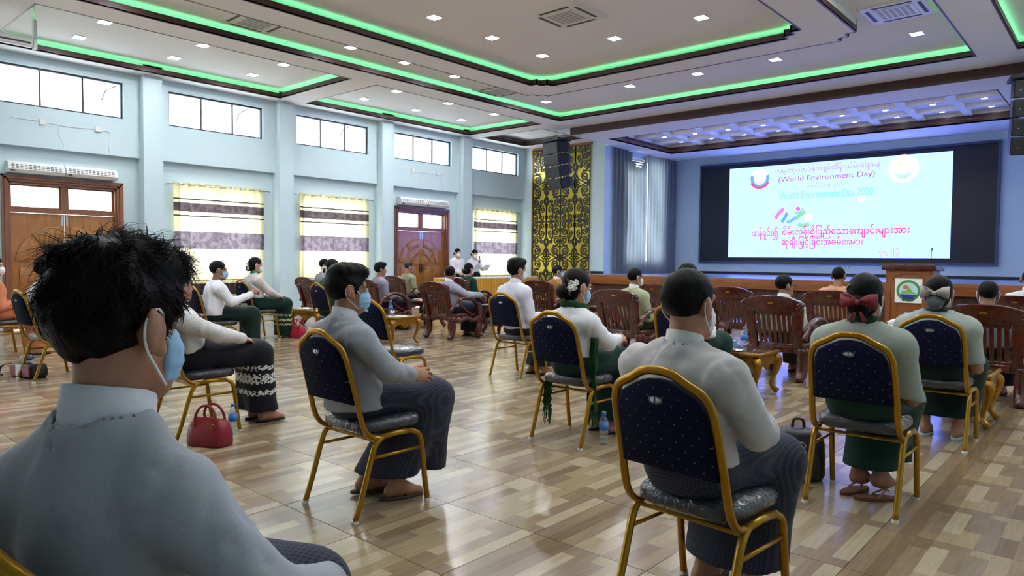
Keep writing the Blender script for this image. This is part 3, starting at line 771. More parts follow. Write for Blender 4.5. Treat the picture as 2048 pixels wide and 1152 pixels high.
def air_curtain(y0, z0, label):
    t = thing('air_curtain', label, 'air curtain', (XL, y0, z0), 0, 'air curtains above the doors')
    for k in range(2):
        u0, u1 = k*0.83, k*0.83+0.815
        b = MB(); prof = [(0, 0), (0.17, 0.0), (0.21, 0.05), (0.19, 0.13), (0.12, 0.19), (0, 0.19)]
        n = len(prof); v = [(x, u0, z) for x, z in prof]+[(x, u1, z) for x, z in prof]
        b.add(v, [tuple(range(n)), tuple(range(2*n-1, n-1, -1))]+[(i, (i+1) % n, (i+1) % n+n, i+n) for i in range(n)])
        c = b.build('casing', 'white_plastic', t)
        g = MB()
        for r_ in range(3):
            for q in range(12):
                yy = u0+0.04+q*0.062; zz = 0.065+r_*0.028; xx = 0.2035-(zz-0.065)*0.25
                g.box(xx-0.006, xx+0.004, yy, yy+0.04, zz, zz+0.012)
        g.build('vent_slots', 'dark_slot', c)
        MB().box(0.19, 0.208, u0+0.03, u0+0.09, 0.015, 0.04).build('logo_plate', 'dark_slot', c)
air_curtain(3.16, 2.63, 'pair of white air curtains above the near wooden door')
air_curtain(11.38, 2.63, 'pair of white air curtains above the far wooden door')
def cable_run(y0, label):
    t = thing('wall_cable', label, 'cable', (XL+0.12, y0, 3.2), 0)
    MB().box(0, 0.03, 0.0, 0.09, 0.27, 0.36).build('socket', 'white_plastic', t)
    MB().box(0, 0.03, 0.85, 0.94, 0.27, 0.36).build('socket', 'white_plastic', t)
    MB().tube(smooth_path([(0.006, -0.4, 0.33), (0.006, 0.0, 0.32), (0.006, 0.45, 0.29), (0.006, 0.85, 0.31), (0.006, 1.08, 0.29)], 4), 0.004, 5).build('wire', 'white_plastic', t)
    MB().tube(smooth_path([(0.006, 0.30, 0.29), (0.006, 0.28, 0.15), (0.006, 0.36, -0.02), (0.006, 0.34, -0.11)], 4), 0.004, 5).build('wire', 'white_plastic', t)
    MB().tube(smooth_path([(0.006, 1.08, 0.29), (0.006, 1.06, 0.1), (0.006, 1.09, -0.11)], 4), 0.004, 5).build('wire', 'white_plastic', t)
cable_run(3.62, 'white socket boxes and loose wires on wall above the near door')
cable_run(11.75, 'white socket boxes and loose wires on wall above the far door')

# ================================================================== LED SCREEN
SX0, SX1, SZ0, SZ1 = -10.08, -2.415, 1.22, 4.20
scr = thing('led_screen', 'big wall screen showing a pale World Environment Day slide', 'screen', ((SX0+SX1)/2, YB, SZ0), 0)
cx = (SX0+SX1)/2; hw = (SX1-SX0)/2; hh = SZ1-SZ0
b = MB(); e = 0.06
b.box(-hw, hw, -0.12, 0, 0, e).box(-hw, hw, -0.12, 0, hh-e, hh).box(-hw, -hw+e, -0.12, 0, e, hh-e).box(hw-e, hw, -0.12, 0, e, hh-e)
b.build('frame', 'scr_frame', scr)
MB().box(-hw+e, hw-e, -0.09, 0, e, hh-e).build('dark_display', 'scr_black', scr)
PX0, PX1, PZ0, PZ1 = -9.13-cx, -3.395-cx, 1.395-SZ0, 4.025-SZ0
MB().box(PX0, PX1, -0.0935, -0.0905, PZ0, PZ1).build('slide', 'scr_on', scr)
def sl(u, v): return (PX0+(PX1-PX0)*u, PZ1-(PZ1-PZ0)*v)      # slide coordinates 0..1, v down
def slide_flat(name, poly, col, d=-0.0955, s=1.0):
    MB().prism([sl(*p) for p in poly], 'y', d, d+0.0015).build(name, emit('slide_'+name, col, s), scr)
txt_mats = {}
def text(parent, name, body, x, y, z, size, mat, align='CENTER', sx=1.0, rot=(R(90), 0, 0), ext=0.0008, bold=0.0, shear=0.0):
    c = bpy.data.curves.new(name, 'FONT'); c.body = body; c.size = size; c.align_x = align; c.align_y = 'CENTER'; c.extrude = ext; c.offset = bold; c.resolution_u = 4; c.shear = shear
    tmp = bpy.data.objects.new(name, c); COL.objects.link(tmp); bpy.context.view_layer.update()
    me = bpy.data.meshes.new_from_object(tmp.evaluated_get(bpy.context.evaluated_depsgraph_get())); bpy.data.objects.remove(tmp)
    o = obj(name, me, mat, parent); o.location = (x, y, z); o.rotation_euler = rot; o.scale = (sx, 1, 1); return o
def slide_text(name, body, u, v, width, size, col, s=1.0, bold=0.0):
    k = (col, s)
    if k not in txt_mats: txt_mats[k] = emit('slide_ink', col, s)
    x, z = sl(u, v); o = text(scr, name, body, x, -0.0958, z, size, txt_mats[k], bold=bold)
    w = o.dimensions.x if o.dimensions.x > 0 else 1
    bpy.context.view_layer.update(); w = max(v_.co.x for v_ in o.data.vertices)-min(v_.co.x for v_ in o.data.vertices)
    o.scale = (width*(PX1-PX0)/w, 1, 1); return o
RED = (0.52, 0.05, 0.17); PNK = (0.85, 0.04, 0.30); TEAL = (0.28, 0.85, 0.82); GRY = (0.45, 0.55, 0.6)
slide_text('slide_text', 'ကမ္ဘာ့ပတ်ဝန်းကျင်ထိန်းသိမ်းေရးေန့', 0.477, 0.068, 0.476, 0.18, (0.62, 0.20, 0.30))
slide_text('slide_text', '(World Environment Day)', 0.475, 0.16, 0.44, 0.20, RED)
slide_text('slide_text', 'အထိမ်းအမှတ်', 0.475, 0.25, 0.17, 0.13, (0.5, 0.45, 0.55))
slide_text('slide_text', 'World Environment Day 2020', 0.475, 0.338, 0.43, 0.29, TEAL, bold=0.004)
slide_text('slide_text', 'သန့်ရှင်း၍', 0.193, 0.738, 0.13, 0.25, PNK, bold=0.003)
slide_text('slide_text', 'စိမ်းလန်းစိုြပည်ေသာေကျာင်းများအား', 0.562, 0.728, 0.563, 0.25, PNK, bold=0.003)
slide_text('slide_text', 'ဆုချီးြမှင့်ြခင်းအခမ်းအနား', 0.465, 0.838, 0.375, 0.23, PNK, bold=0.003)
slide_text('slide_text', '၅.၆.၂၀၂၀', 0.197, 0.942, 0.12, 0.12, GRY)
slide_text('slide_text', 'မုံရွာြမို့', 0.763, 0.942, 0.085, 0.15, (0.7, 0.4, 0.55))
def arc(cu, cv, ru, r0, r1, a0, a1, n=18):
    asp = (PX1-PX0)/(PZ1-PZ0)
    q = [(cu+ru*r1*math.cos(R(a0+(a1-a0)*k/n)), cv-ru*asp*r1*math.sin(R(a0+(a1-a0)*k/n))) for k in range(n+1)]
    if r0 > 0: q += [(cu+ru*r0*math.cos(R(a1+(a0-a1)*k/n)), cv-ru*asp*r0*math.sin(R(a1+(a0-a1)*k/n))) for k in range(n+1)]
    return q
for (c0, c1) in ((0.16, 1.0),): slide_flat('emblem_disc', arc(0.16, 0.128, 0.048, 0, 1.0, 0, 360, 30), (1.0, 1.0, 1.0), s=1.2)
slide_flat('emblem_blue_ring', arc(0.16, 0.128, 0.048, 0.68, 1.0, 160, 380), (0.16, 0.42, 0.85), d=-0.0965)
slide_flat('emblem_red_ring', arc(0.16, 0.128, 0.048, 0.88, 1.12, 205, 335), (0.85, 0.08, 0.32), d=-0.0975)
slide_flat('emblem_centre', arc(0.16, 0.128, 0.048, 0.55, 0.58, 0, 360, 30), (0.7, 0.55, 0.6), d=-0.0975)
slide_flat('round_logo_disc', arc(0.81, 0.13, 0.062, 0, 1.0, 0, 360, 30), (1.0, 1.0, 0.98), s=1.25)
slide_flat('round_logo_sun', arc(0.795, 0.09, 0.010, 0, 1.0, 0, 360, 12), (1.0, 0.85, 0.55), d=-0.0965)
slide_flat('round_logo_sea', arc(0.81, 0.135, 0.045, 0.55, 0.95, 215, 325), (0.55, 0.9, 0.8), d=-0.0965)
slide_text('slide_text', 'ECD', 0.81, 0.226, 0.035, 0.09, (0.35, 0.5, 0.45))
def brush(name, pts, w, col):
    q = smooth_path([(p[0], 0, p[1]+0.018) for p in pts], 5); pp = [sl(p.x, p.z) for p in q]
    MB().ribbon(pp, w*(PX1-PX0), -0.0965, -0.0955).build(name, emit('slide_'+name, col, 1.0), scr)
brush('logo_stroke', [(0.245, 0.56), (0.262, 0.50), (0.285, 0.455)], 0.017, (0.85, 0.22, 0.78))
brush('logo_stroke', [(0.302, 0.50), (0.292, 0.55), (0.276, 0.60)], 0.016, (0.18, 0.42, 0.80))
brush('logo_stroke', [(0.30, 0.605), (0.325, 0.585), (0.345, 0.55)], 0.014, (0.2, 0.5, 0.85))
brush('logo_stroke', [(0.342, 0.575), (0.362, 0.53), (0.388, 0.495)], 0.018, (0.25, 0.68, 0.45))
brush('logo_stroke', [(0.34, 0.51), (0.362, 0.495), (0.378, 0.455)], 0.008, (0.3, 0.65, 0.55))
brush('logo_stroke', [(0.358, 0.62), (0.375, 0.645), (0.41, 0.63)], 0.020, (0.3, 0.72, 0.5))
slide_flat('logo_head', arc(0.354, 0.481, 0.0105, 0, 1.0, 0, 360, 16), (0.85, 0.15, 0.75), d=-0.0965)
slide_flat('pale_globe', arc(0.405, 0.575, 0.02, 0, 1, 0, 360, 20), (1, 1, 1), d=-0.0962, s=1.15)
slide_flat('pale_sun', arc(0.64, 0.407, 0.017, 0, 1, 0, 360, 16), (1, 1, 0.96), d=-0.0962, s=1.2)
brush('pale_hill', [(0.45, 0.60), (0.52, 0.55), (0.58, 0.57), (0.66, 0.52)], 0.003, (0.74, 1.0, 0.90))
t = thing('wall_socket', 'small white socket plate on wall below the big screen', 'socket', (-5.83, YB, 1.09), 0)
MB().box(-0.17, 0.17, -0.02, 0, 0, 0.085).build('plate', 'white_plastic', t)
for k in range(3): MB().box(-0.14+k*0.1, -0.07+k*0.1, -0.024, -0.02, 0.02, 0.065).build('switch', 'grey_slat', t)

# ================================================================== PODIUM
PY = 13.9
pod = thing('podium', 'brown wooden lectern with a round emblem sheet on its front', 'lectern', (-2.9, PY, 0), 0)
MB().prism([(-0.36, 0), (0.36, 0), (0.36, 1.15), (-0.36, 1.15)], 'y', -0.26, 0.3).build('body', 'podw', pod, bevel=0.006)
sidev = [(-0.32, 1.15), (0.36, 1.15), (0.36, 1.17), (-0.32, 1.255)]
MB().prism([(-0.34, 1.15), (0.36, 1.13), (0.36, 1.17), (-0.34, 1.245)], 'x', -0.42, 0.42).build('top', 'rose', pod, bevel=0.006)
for sx in (-0.36, 0.28): MB().box(sx, sx+0.08, -0.275, -0.26, 0, 1.14).build('carved_stile', 'podw', pod)
arcp = [(-0.28, 1.14), (-0.28, 0.92)]+[(-0.28*math.cos(R(a)), 0.92+0.16*math.sin(R(a))) for a in range(0, 181, 15)]+[(0.28, 0.92), (0.28, 1.14)]
MB().prism(arcp, 'y', -0.273, -0.26).build('arched_head', 'stagew', pod)
ps = MB().box(-0.21, 0.21, -0.281, -0.276, 0.58, 1.0).build('emblem_sheet', 'paper', pod)
def disc(name, cx_, cz_, r0, r1, a0, a1, col, d, n=28):
    q = [(cx_+r1*math.cos(R(a0+(a1-a0)*k/n)), cz_+r1*math.sin(R(a0+(a1-a0)*k/n))) for k in range(n+1)]
    if r0 > 0: q += [(cx_+r0*math.cos(R(a1+(a0-a1)*k/n)), cz_+r0*math.sin(R(a1+(a0-a1)*k/n))) for k in range(n+1)]
    return MB().prism(q, 'y', d-0.001, d).build(name, plain('emblem_'+name, col, 0.6, var=0.02), ps)
disc('green_ring', 0, 0.79, 0.145, 0.185, 0, 360, srgb(60, 140, 60), -0.2815)
disc('sky', 0, 0.79, 0, 0.145, 0, 360, srgb(190, 215, 225), -0.2815)
disc('sun', -0.045, 0.85, 0, 0.04, 0, 360, srgb(225, 110, 60), -0.2830, 16)
MB().prism([(-0.13, 0.74), (-0.07, 0.80), (-0.04, 0.78), (0.01, 0.86), (0.08, 0.76), (0.13, 0.74)], 'y', -0.2842, -0.2832).build('mountains', plain('emblem_mountain', srgb(120, 180, 70), 0.6), ps)
disc('sea', 0, 0.79, 0, 0.145, 205, 335, srgb(30, 50, 150), -0.2844)
text(ps, 'emblem_letters', 'ECD', 0, -0.2862, 0.634, 0.075, 'black', sx=1.3, bold=0.001)
mic = thing('gooseneck_microphone', 'thin black gooseneck microphone standing on the wooden lectern', 'microphone', (-2.62, PY-0.02, 1.222), 0)
MB().lathe([(0.05, 0), (0.05, 0.02), (0.02, 0.03)], n=12).build('base', 'black', mic, True)
MB().tube(smooth_path([(0, 0, 0.02), (0.0, 0, 0.15), (0.01, -0.02, 0.27)], 4), 0.005, 6).build('neck', 'black', mic)
MB().ball((0.012, -0.025, 0.29), (0.012, 0.012, 0.025)).build('capsule', 'black', mic, True)
# ================================================================== BANQUET CHAIRS
def make_chair():
    t = thing('banquet_chair', 'x', 'chair', (0, 0, 0), 0, 'navy and gold banquet chairs')
    def yb(z):   # depth of the back plane at height z
        return -0.07+(0.92-z)*0.27 if z > 0.45 else 0.057+(0.45-z)*0.9
    half = [(0.205, 0.40), (0.205, 0.46), (0.20, 0.60), (0.195, 0.74), (0.188, 0.80), (0.165, 0.845), (0.11, 0.875), (0.055, 0.905), (0.0, 0.912)]
    pts = [(x, yb(z), z) for x, z in half]
    full = pts+[(-x, y, z) for x, y, z in pts[-2::-1]]
    full = [(0.205, 0.16, 0.385)]+full+[(-0.205, 0.16, 0.385)]
    MB().tube(smooth_path(full, 5), 0.0155, 8, flat=(0.8, 1.05)).build('back_frame', 'gold', t, True)
    # padded back
    def outline(sc_, zb):
        h = [(0.186, zb), (0.181, 0.60), (0.176, 0.73), (0.168, 0.785), (0.148, 0.825), (0.10, 0.853), (0.05, 0.878), (0.0, 0.884)]
        q = [(x*sc_, 0.70+(z-0.70)*sc_) for x, z in h]; return q+[(-x, z) for x, z in q[-2::-1]]
    o1 = outline(1.0, 0.565); o2 = outline(0.93, 0.565); n = len(o1); v = []; f = []
    rings = [(o2, -0.030), (o1, -0.018), (o1, 0.018), (o2, 0.036)]
    for q, dy in rings: v += [(x, yb(max(z, 0.46))+dy, z) for x, z in q]
    for r in range(3):
        for i in range(n): f.append((r*n+i, r*n+(i+1) % n, (r+1)*n+(i+1) % n, (r+1)*n+i))
    # caps split by a centre line so that the pad follows the back
    h = n//2
    for r, rev in ((0, True), (3, False)):
        for i in range(h):
            q = (r*n+i, r*n+i+1, r*n+n-2-i, r*n+n-1-i) if i < h-1 else (r*n+i, r*n+i+1, r*n+n-1-i)
            f.append(q[::-1] if rev else q)
    MB().add(v, f).build('backrest', 'navy', t, True)
    em = MB().ball((0, yb(0.815)-0.032, 0.815), (0.027, 0.003, 0.014), 14, 6).build('emblem', 'silver', t, True)
    MB().tube([(0.0225*math.cos(a), yb(0.815)-0.034, 0.815+0.0112*math.sin(a)) for a in [2*math.pi*k/20 for k in range(20)]], 0.0022, 5, True).build('emblem_ring', 'scr_frame', em)
    MB().box(-0.0025, 0.0025, yb(0.815)-0.037, yb(0.815)-0.033, 0.806, 0.824).build('emblem_mark', 'scr_frame', em)
    # seat pad wrapped in plastic
    s = MB(); prof = []
    for k in range(24):
        a = 2*math.pi*k/24; c_, s_ = math.cos(a), math.sin(a); e = 0.45
        prof.append((0.205*math.copysign(abs(c_)**e, c_), 0.265+0.20*math.copysign(abs(s_)**e, s_)))
    lay = [(0.94, 0.405), (1.0, 0.42), (1.0, 0.445), (0.95, 0.462), (0.6, 0.474), (0.05, 0.477)]
    v = []; f = []
    for sc_, z in lay: v += [(x*sc_, 0.265+(y-0.265)*sc_, z) for x, y in prof]
    for r in range(len(lay)-1):
        for i in range(24): f.append((r*24+i, r*24+(i+1) % 24, (r+1)*24+(i+1) % 24, (r+1)*24+i))
    f.append(tuple(range(23, -1, -1))); f.append(tuple(range((len(lay)-1)*24, len(lay)*24)))
    s.add(v, f).build('seat', 'wrap', t, True)
    for sx in (-1, 1):
        X = sx*0.215
        MB().tube(smooth_path([(X, 0.0, 0.006), (X, 0.05, 0.15), (X, 0.10, 0.31), (X*0.995, 0.125, 0.36), (X*0.98, 0.165, 0.39)], 4), 0.0145, 8).build('leg', 'gold', t, True)
        MB().tube(smooth_path([(X*0.98, 0.35, 0.39), (X*0.995, 0.395, 0.365), (X, 0.415, 0.31), (X, 0.44, 0.12), (X, 0.458, 0.006)], 4), 0.0145, 8).build('leg', 'gold', t, True)
        MB().tube([(X*0.98, 0.155, 0.388), (X*0.98, 0.25, 0.395), (X*0.98, 0.36, 0.388)], 0.0145, 8).build('side_rail', 'gold', t, True)
        MB().tube([(X, 0.098, 0.295), (X, 0.418, 0.295)], 0.009, 6).build('stretcher', 'gold', t, True)
        for y in (0.0, 0.458): MB().lathe([(0.0165, 0), (0.0165, 0.014)], (X, y, 0), 10).build('foot_cap', 'white_plastic', t)
    MB().tube([(-0.21, 0.135, 0.372), (0.21, 0.135, 0.372)], 0.009, 6).build('rear_rail', 'gold', t)
    MB().tube([(-0.21, 0.40, 0.372), (0.21, 0.40, 0.372)], 0.009, 6).build('front_rail', 'gold', t)
    return t
CHAIR0 = make_chair(); chair_used = [False]
def chair(x, y, rz, label):
    o = CHAIR0 if not chair_used[0] else copy_tree(CHAIR0); chair_used[0] = True
    o.location = (x, y, 0); o.rotation_euler = (0, 0, R(rz)); o['label'] = label; return o
CH = dict(
    front_man=(-1.178, 0.245, 20, 'navy banquet chair under the grey-jacketed man nearest the camera'),
    mid_man=(-2.955, 1.98, 0, 'navy banquet chair of the masked man in grey jacket on bare floor'),
    white_man=(-1.15, 2.09, -5, 'large navy banquet chair behind the white-shirted man at the front'),
    black_skirt=(-5.06, 2.03, 0, 'banquet chair beside the red handbag under the patterned black skirt'),
    far_white=(-8.34, 2.02, 4, 'banquet chair above the open black and red bag at far left'),
    orange=(-10.5, 2.04, 0, 'banquet chair of the woman in orange at the left edge'),
    pen_man=(-8.72, 3.92, -4, 'banquet chair of the note-taking man in white'),
    empty=(-4.965, 3.78, 0, 'empty navy banquet chair with bare seat before the masked man'),
    flower=(-2.94, 3.78, 0, 'banquet chair with a green fringed shawl hanging down its back'),
    red_bow=(-1.045, 3.78, 0, 'banquet chair beside the black backpack, behind the girl with red bow'),
    purple=(-10.4, 3.9, 0, 'banquet chair half hidden beyond the note-taking man'),
    green_w=(-10.12, 5.28, 0, 'banquet chair of the woman with pale top and green skirt by the wall'),
    dark_green=(-8.33, 5.45, 0, 'banquet chair of the woman in dark green with white hair flowers'),
    short_man=(-4.965, 5.5, 0, 'banquet chair of the short-haired man in white near the gold panel'),
    hidden_w=(-2.95, 5.5, 0, 'banquet chair hidden behind the large white-shirted man'),
    silver_bow=(-1.02, 5.5, 0, 'banquet chair of the girl with silver bow at right'))
for k, (x, y, rz, lb) in CH.items(): chair(x, y, rz, lb)

# ================================================================== ROSEWOOD ARMCHAIRS
def make_armchair():
    t = thing('rosewood_armchair', 'x', 'armchair', (0, 0, 0), 0, 'carved rosewood armchairs')
    # local: rear legs at y=0, facing +y
    def yb(z): return 0.02-(z-0.40)*0.30 if z > 0.4 else 0.02
    def back(poly, d0, d1, name, mat='rose', bev=0.008):
        m = MB(); n = len(poly)
        v = [(x, yb(z)+d0, z) for x, z in poly]+[(x, yb(z)+d1, z) for x, z in poly]
        m.add(v, [tuple(range(n-1, -1, -1)), tuple(range(n, 2*n))]+[(i, (i+1) % n, (i+1) % n+n, i+n) for i in range(n)])
        return m.build(name, mat, t, bevel=bev)
    back([(-0.29, 0.74), (0.29, 0.74), (0.335, 0.78), (0.30, 0.86), (0.20, 0.895), (0.10, 0.91), (-0.10, 0.91), (-0.20, 0.895), (-0.30, 0.86), (-0.335, 0.78)], -0.035, 0.02, 'top_rail')
    for s in (-1, 1):
        q = [(0.29, 0.30), (0.20, 0.30), (0.205, 0.74), (0.335, 0.78), (0.31, 0.62), (0.285, 0.45)]
        back([(s*x, z) for x, z in (q if s < 0 else q[::-1])], -0.03, 0.02, 'stile')
        r = MB()
        for a, (dx, dz) in enumerate(((0, 0), (0.025, 0.02), (-0.02, 0.025), (0.01, -0.028), (-0.028, -0.012), (0.0, 0.04))):
            r.ball((s*(0.31+dx*0.8), yb(0.80)-0.012, 0.80+dz), (0.022, 0.045, 0.020), 8, 5)
        r.build('carved_scroll', 'rose', t, True)
    back([(-0.2, 0.30), (0.2, 0.30), (0.2, 0.37), (-0.2, 0.37)], -0.025, 0.015, 'lower_rail')
    back([(-0.20, 0.70), (0.20, 0.70), (0.20, 0.745), (-0.20, 0.745)], -0.02, 0.012, 'upper_rail')
    for k in range(7):
        x = -0.168+k*0.056
        back([(x-0.017, 0.37), (x+0.017, 0.37), (x+0.017, 0.70), (x-0.017, 0.70)], -0.012, 0.004, 'slat', bev=0.0)
    MB().box(-0.03, 0.03, yb(0.83)-0.039, yb(0.83)-0.034, 0.825, 0.84).build('brass_tag', 'gold', t)
    MB().box(-0.30, 0.30, 0.0, 0.56, 0.34, 0.40).build('seat', 'rose', t, bevel=0.012)
    for s in (-1, 1):
        X = s*0.315
        MB().tube(smooth_path([(X*0.86, 0.02, 0.36), (X*0.87, 0.05, 0.22), (X*0.87, 0.03, 0.10), (X*0.87, -0.03, 0.012)], 5), [0.042+0.016*abs(math.sin(k*0.2)) for k in range(16)], 8).build('leg', 'rose', t, True)
        MB().tube(smooth_path([(X, 0.58, 0.36), (X, 0.60, 0.24), (X, 0.57, 0.12), (X, 0.60, 0.012)], 5), [0.045+0.014*abs(math.sin(k*0.2)) for k in range(16)], 8).build('leg', 'rose', t, True)
        arcp = [(X, -0.03, 0.45), (X*1.03, 0.03, 0.56), (X*1.06, 0.16, 0.635), (X*1.07, 0.32, 0.65), (X*1.06, 0.47, 0.60), (X*1.03, 0.57, 0.50), (X, 0.59, 0.36)]
        MB().tube(smooth_path(arcp, 5), 0.034, 8, flat=(0.8, 1.2)).build('arm', 'rose', t, True)
        MB().tube(smooth_path([(X, 0.0, 0.34), (X, 0.15, 0.29), (X, 0.30, 0.33), (X, 0.45, 0.29), (X, 0.57, 0.33)], 4), 0.04, 8).build('side_rail', 'rose', t, True)
        MB().tube(smooth_path([(X, 0.12, 0.62), (X, 0.22, 0.52), (X, 0.36, 0.42), (X, 0.50, 0.36)], 4), 0.016, 6).build('side_stay', 'rose', t, True)
    return t
ARM0 = make_armchair(); arm_used = [False]
def armchair(x, y, rz, label):
    o = ARM0 if not arm_used[0] else copy_tree(ARM0); arm_used[0] = True
    o.location = (x, y, 0); o.rotation_euler = (0, 0, R(rz)); o['label'] = label; return o
ARMS = dict(
    a1=(-11.5, 7.3, -4, 'rosewood armchair nearest the left wall, beyond the first gold table'),
    a5=(-9.95, 7.5, 0, 'rosewood armchair half hidden behind the masked man in grey'),
    a3=(-8.22, 7.53, 0, 'rosewood armchair in full view with man in grey resting his arm'),
    a7=(-4.82, 7.5, -3, 'rosewood armchair with its back to the flower-haired woman'),
    a10=(-2.86, 7.53, -4, 'rosewood armchair beside the gold table, dark-haired man with glasses in it'),
    a12=(-0.98, 7.55, 0, 'rosewood armchair at right beyond the girl with silver bow'),
    a2=(-11.45, 9.34, 0, 'rosewood armchair before the far wooden door'),
    a4=(-9.7, 9.45, 0, 'rosewood armchair of the woman in dark green by yellow table'),
    a6=(-7.8, 9.6, 0, 'rosewood armchair of the man in mustard jacket'),
    a8=(-5.55, 9.66, 3, 'rosewood armchair mostly hidden left of the big dark head'),
    a9=(-4.30, 9.62, 0, 'empty rosewood armchair with light showing between its slats'),
    a11=(-2.92, 9.6, 0, 'rosewood armchair in front of the lectern'),
    a13=(-1.0, 9.9, 0, 'rosewood armchair at right edge, farthest of the right column'))
for k, (x, y, rz, lb) in ARMS.items(): armchair(x, y, rz, lb)

# ================================================================== TABLES
def make_gold_table():
    t = thing('gilt_side_table', 'x', 'side table', (0, 0, 0), 0, 'carved gilt side tables')
    w, d = 0.40, 0.26
    MB().box(-w+.02, w-.02, -d+.02, d-.02, 0.408, 0.425).build('top', 'tabletop', t, bevel=0.004)
    e = MB(); e.box(-w, w, -d, -d+.025, 0.395, 0.422).box(-w, w, d-.025, d, 0.395, 0.422).box(-w, -w+.025, -d+.025, d-.025, 0.395, 0.422).box(w-.025, w, -d+.025, d-.025, 0.395, 0.422)
    e.build('top_edge', 'goldleaf', t, bevel=0.006)
    for ax in ((-d+0.03, 0), (d-0.03, 0)):
        poly = [(-w+.06, 0.395), (w-.06, 0.395), (w-.07, 0.28), (w-.12, 0.315), (w-.20, 0.335), (0.13, 0.295), (0.06, 0.27), (0, 0.245), (-0.06, 0.27), (-0.13, 0.295), (-w+.20, 0.335), (-w+.12, 0.315), (-w+.07, 0.28)]
        MB().prism(poly, 'y', ax[0]-0.008, ax[0]+0.008).build('apron', 'goldleaf', t)
        for k in range(-3, 4):
            MB().tube([(k*0.085+0.030*math.cos(a), ax[0]+0.012*math.copysign(1, ax[0]), 0.352+0.024*math.sin(a)) for a in [2*math.pi*q/10 for q in range(10)]], 0.009, 5, True).build('carving', 'goldleaf', t, True)
    for s in (-1, 1): MB().prism([(-d+.06, 0.395), (d-.06, 0.395), (d-.07, 0.29), (0.08, 0.315), (0.04, 0.28), (0, 0.255), (-0.04, 0.28), (-0.08, 0.315), (-d+.07, 0.29)], 'x', s*(w-.03)-0.008, s*(w-.03)+0.008).build('apron', 'goldleaf', t)
    for sx in (-1, 1):
        for sy in (-1, 1):
            x, y = sx*(w-.05), sy*(d-.05); q = sx*0.035; qy = sy*0.035
            MB().tube(smooth_path([(x, y, 0.365), (x+q, y+qy, 0.325), (x+q*0.6, y+qy*0.6, 0.22), (x-q*0.3, y-qy*0.3, 0.10), (x+q*0.9, y+qy*0.9, 0.026)], 4),
                      [v*1.25 for v in (0.034, 0.036, 0.037, 0.036, 0.034, 0.031, 0.028, 0.025, 0.022, 0.019, 0.017, 0.016, 0.016, 0.017, 0.019, 0.022, 0.024)], 8).build('cabriole_leg', 'goldleaf', t, True)
    return t
GT0 = make_gold_table(); gt_used = [False]
def gold_table(x, y, rz, label):
    o = GT0 if not gt_used[0] else copy_tree(GT0); gt_used[0] = True
    o.location = (x, y, 0); o.rotation_euler = (0, 0, R(rz)); o['label'] = label; return o
gold_table(-2.92, 6.50, 0, 'carved gilt side table with tissue box right of the big dark head')
gold_table(-1.17, 6.60, 0, 'carved gilt side table beside the girl with silver bow')
gold_table(-10.02, 6.50, 0, 'carved gilt side table above the crimson bag at left')
gold_table(-8.28, 6.60, 0, 'carved gilt side table behind the empty banquet chair')
gold_table(-10.9, 4.95, 0, 'carved gilt side table behind the note-taking man')
def make_tea_table():
    t = thing('rosewood_tea_table', 'x', 'tea table', (0, 0, 0), 0, 'rosewood tea tables')
    MB().box(-0.33, 0.33, -0.27, 0.27, 0.465, 0.50).build('top', 'rose', t, bevel=0.012)
    MB().box(-0.28, 0.28, -0.22, 0.22, 0.41, 0.465).build('apron', 'rose', t)
    for sx in (-1, 1):
        for sy in (-1, 1):
            x, y = sx*0.26, sy*0.20
            MB().tube(smooth_path([(x*0.93, y*0.93, 0.45), (x, y, 0.30), (x*0.86, y*0.86, 0.14), (x*1.08, y*1.08, 0.015)], 4), [0.042]*4+[0.034]*5+[0.036]*4, 8).build('leg', 'rose', t, True)
    MB().box(-0.24, 0.24, -0.19, 0.19, 0.14, 0.16).build('lower_shelf', 'rose', t)
    return t
TT0 = make_tea_table(); tt_used = [False]
def tea_table(x, y, label, rz=0):
    o = TT0 if not tt_used[0] else copy_tree(TT0); tt_used[0] = True
    o.location = (x, y, 0); o.rotation_euler = (0, 0, R(rz)); o['label'] = label; return o
tea_table(-9.85, 8.72, 'rosewood tea table before the far door armchair')
tea_table(-8.05, 8.85, 'rosewood tea table in front of the man with resting arm')
tea_table(-6.55, 9.9, 'rosewood tea table holding bottles near the mustard jacket')
tea_table(-8.75, 10.45, 'rosewood tea table holding the patterned tissue box')
tea_table(-2.1, 8.75, 'rosewood tea table with a water bottle and tissues, right of centre')
tea_table(-2.05, 10.35, 'rosewood tea table in front of the lectern')
# long table with yellow skirt
tx0, tx1, ty0, ty1, tz = -13.0, -12.4, 11.75, 15.1, 0.80
t = thing('skirted_table', 'long white-topped table with a pleated yellow skirt', 'table', (tx0, ty0, 0), 0)
MB().box(0, tx1-tx0, 0, ty1-ty0, tz-0.03, tz).build('top_cloth', 'silvercloth', t, bevel=0.006)
sk = MB(); n = 200; v = []; f = []
for j in range(3):
    for i in range(n+1):
        u = i/n; a = u*2*math.pi*34
        v.append((tx1-tx0+0.012+0.012*(1+0.5*j)*math.sin(a), (ty1-ty0)*u, (tz-0.025)*(1-j/2)+0.012*(j == 2)))
for j in range(2):
    for i in range(n): q = j*(n+1)+i; f.append((q, q+1, q+n+2, q+n+1))
sk.add(v, f).build('pleated_skirt', 'yellow', t, True)
sk = MB(); v = []; f = []; n = 50
for j in range(3):
    for i in range(n+1):
        u = i/n; a = u*2*math.pi*7; v.append(((tx1-tx0)*u, -0.012-0.012*(1+0.5*j)*math.sin(a), (tz-0.025)*(1-j/2)+0.012*(j == 2)))
for j in range(2):
    for i in range(n): q = j*(n+1)+i; f.append((q, q+1, q+n+2, q+n+1))
sk.add(v, f).build('end_skirt', 'yellow', t, True)
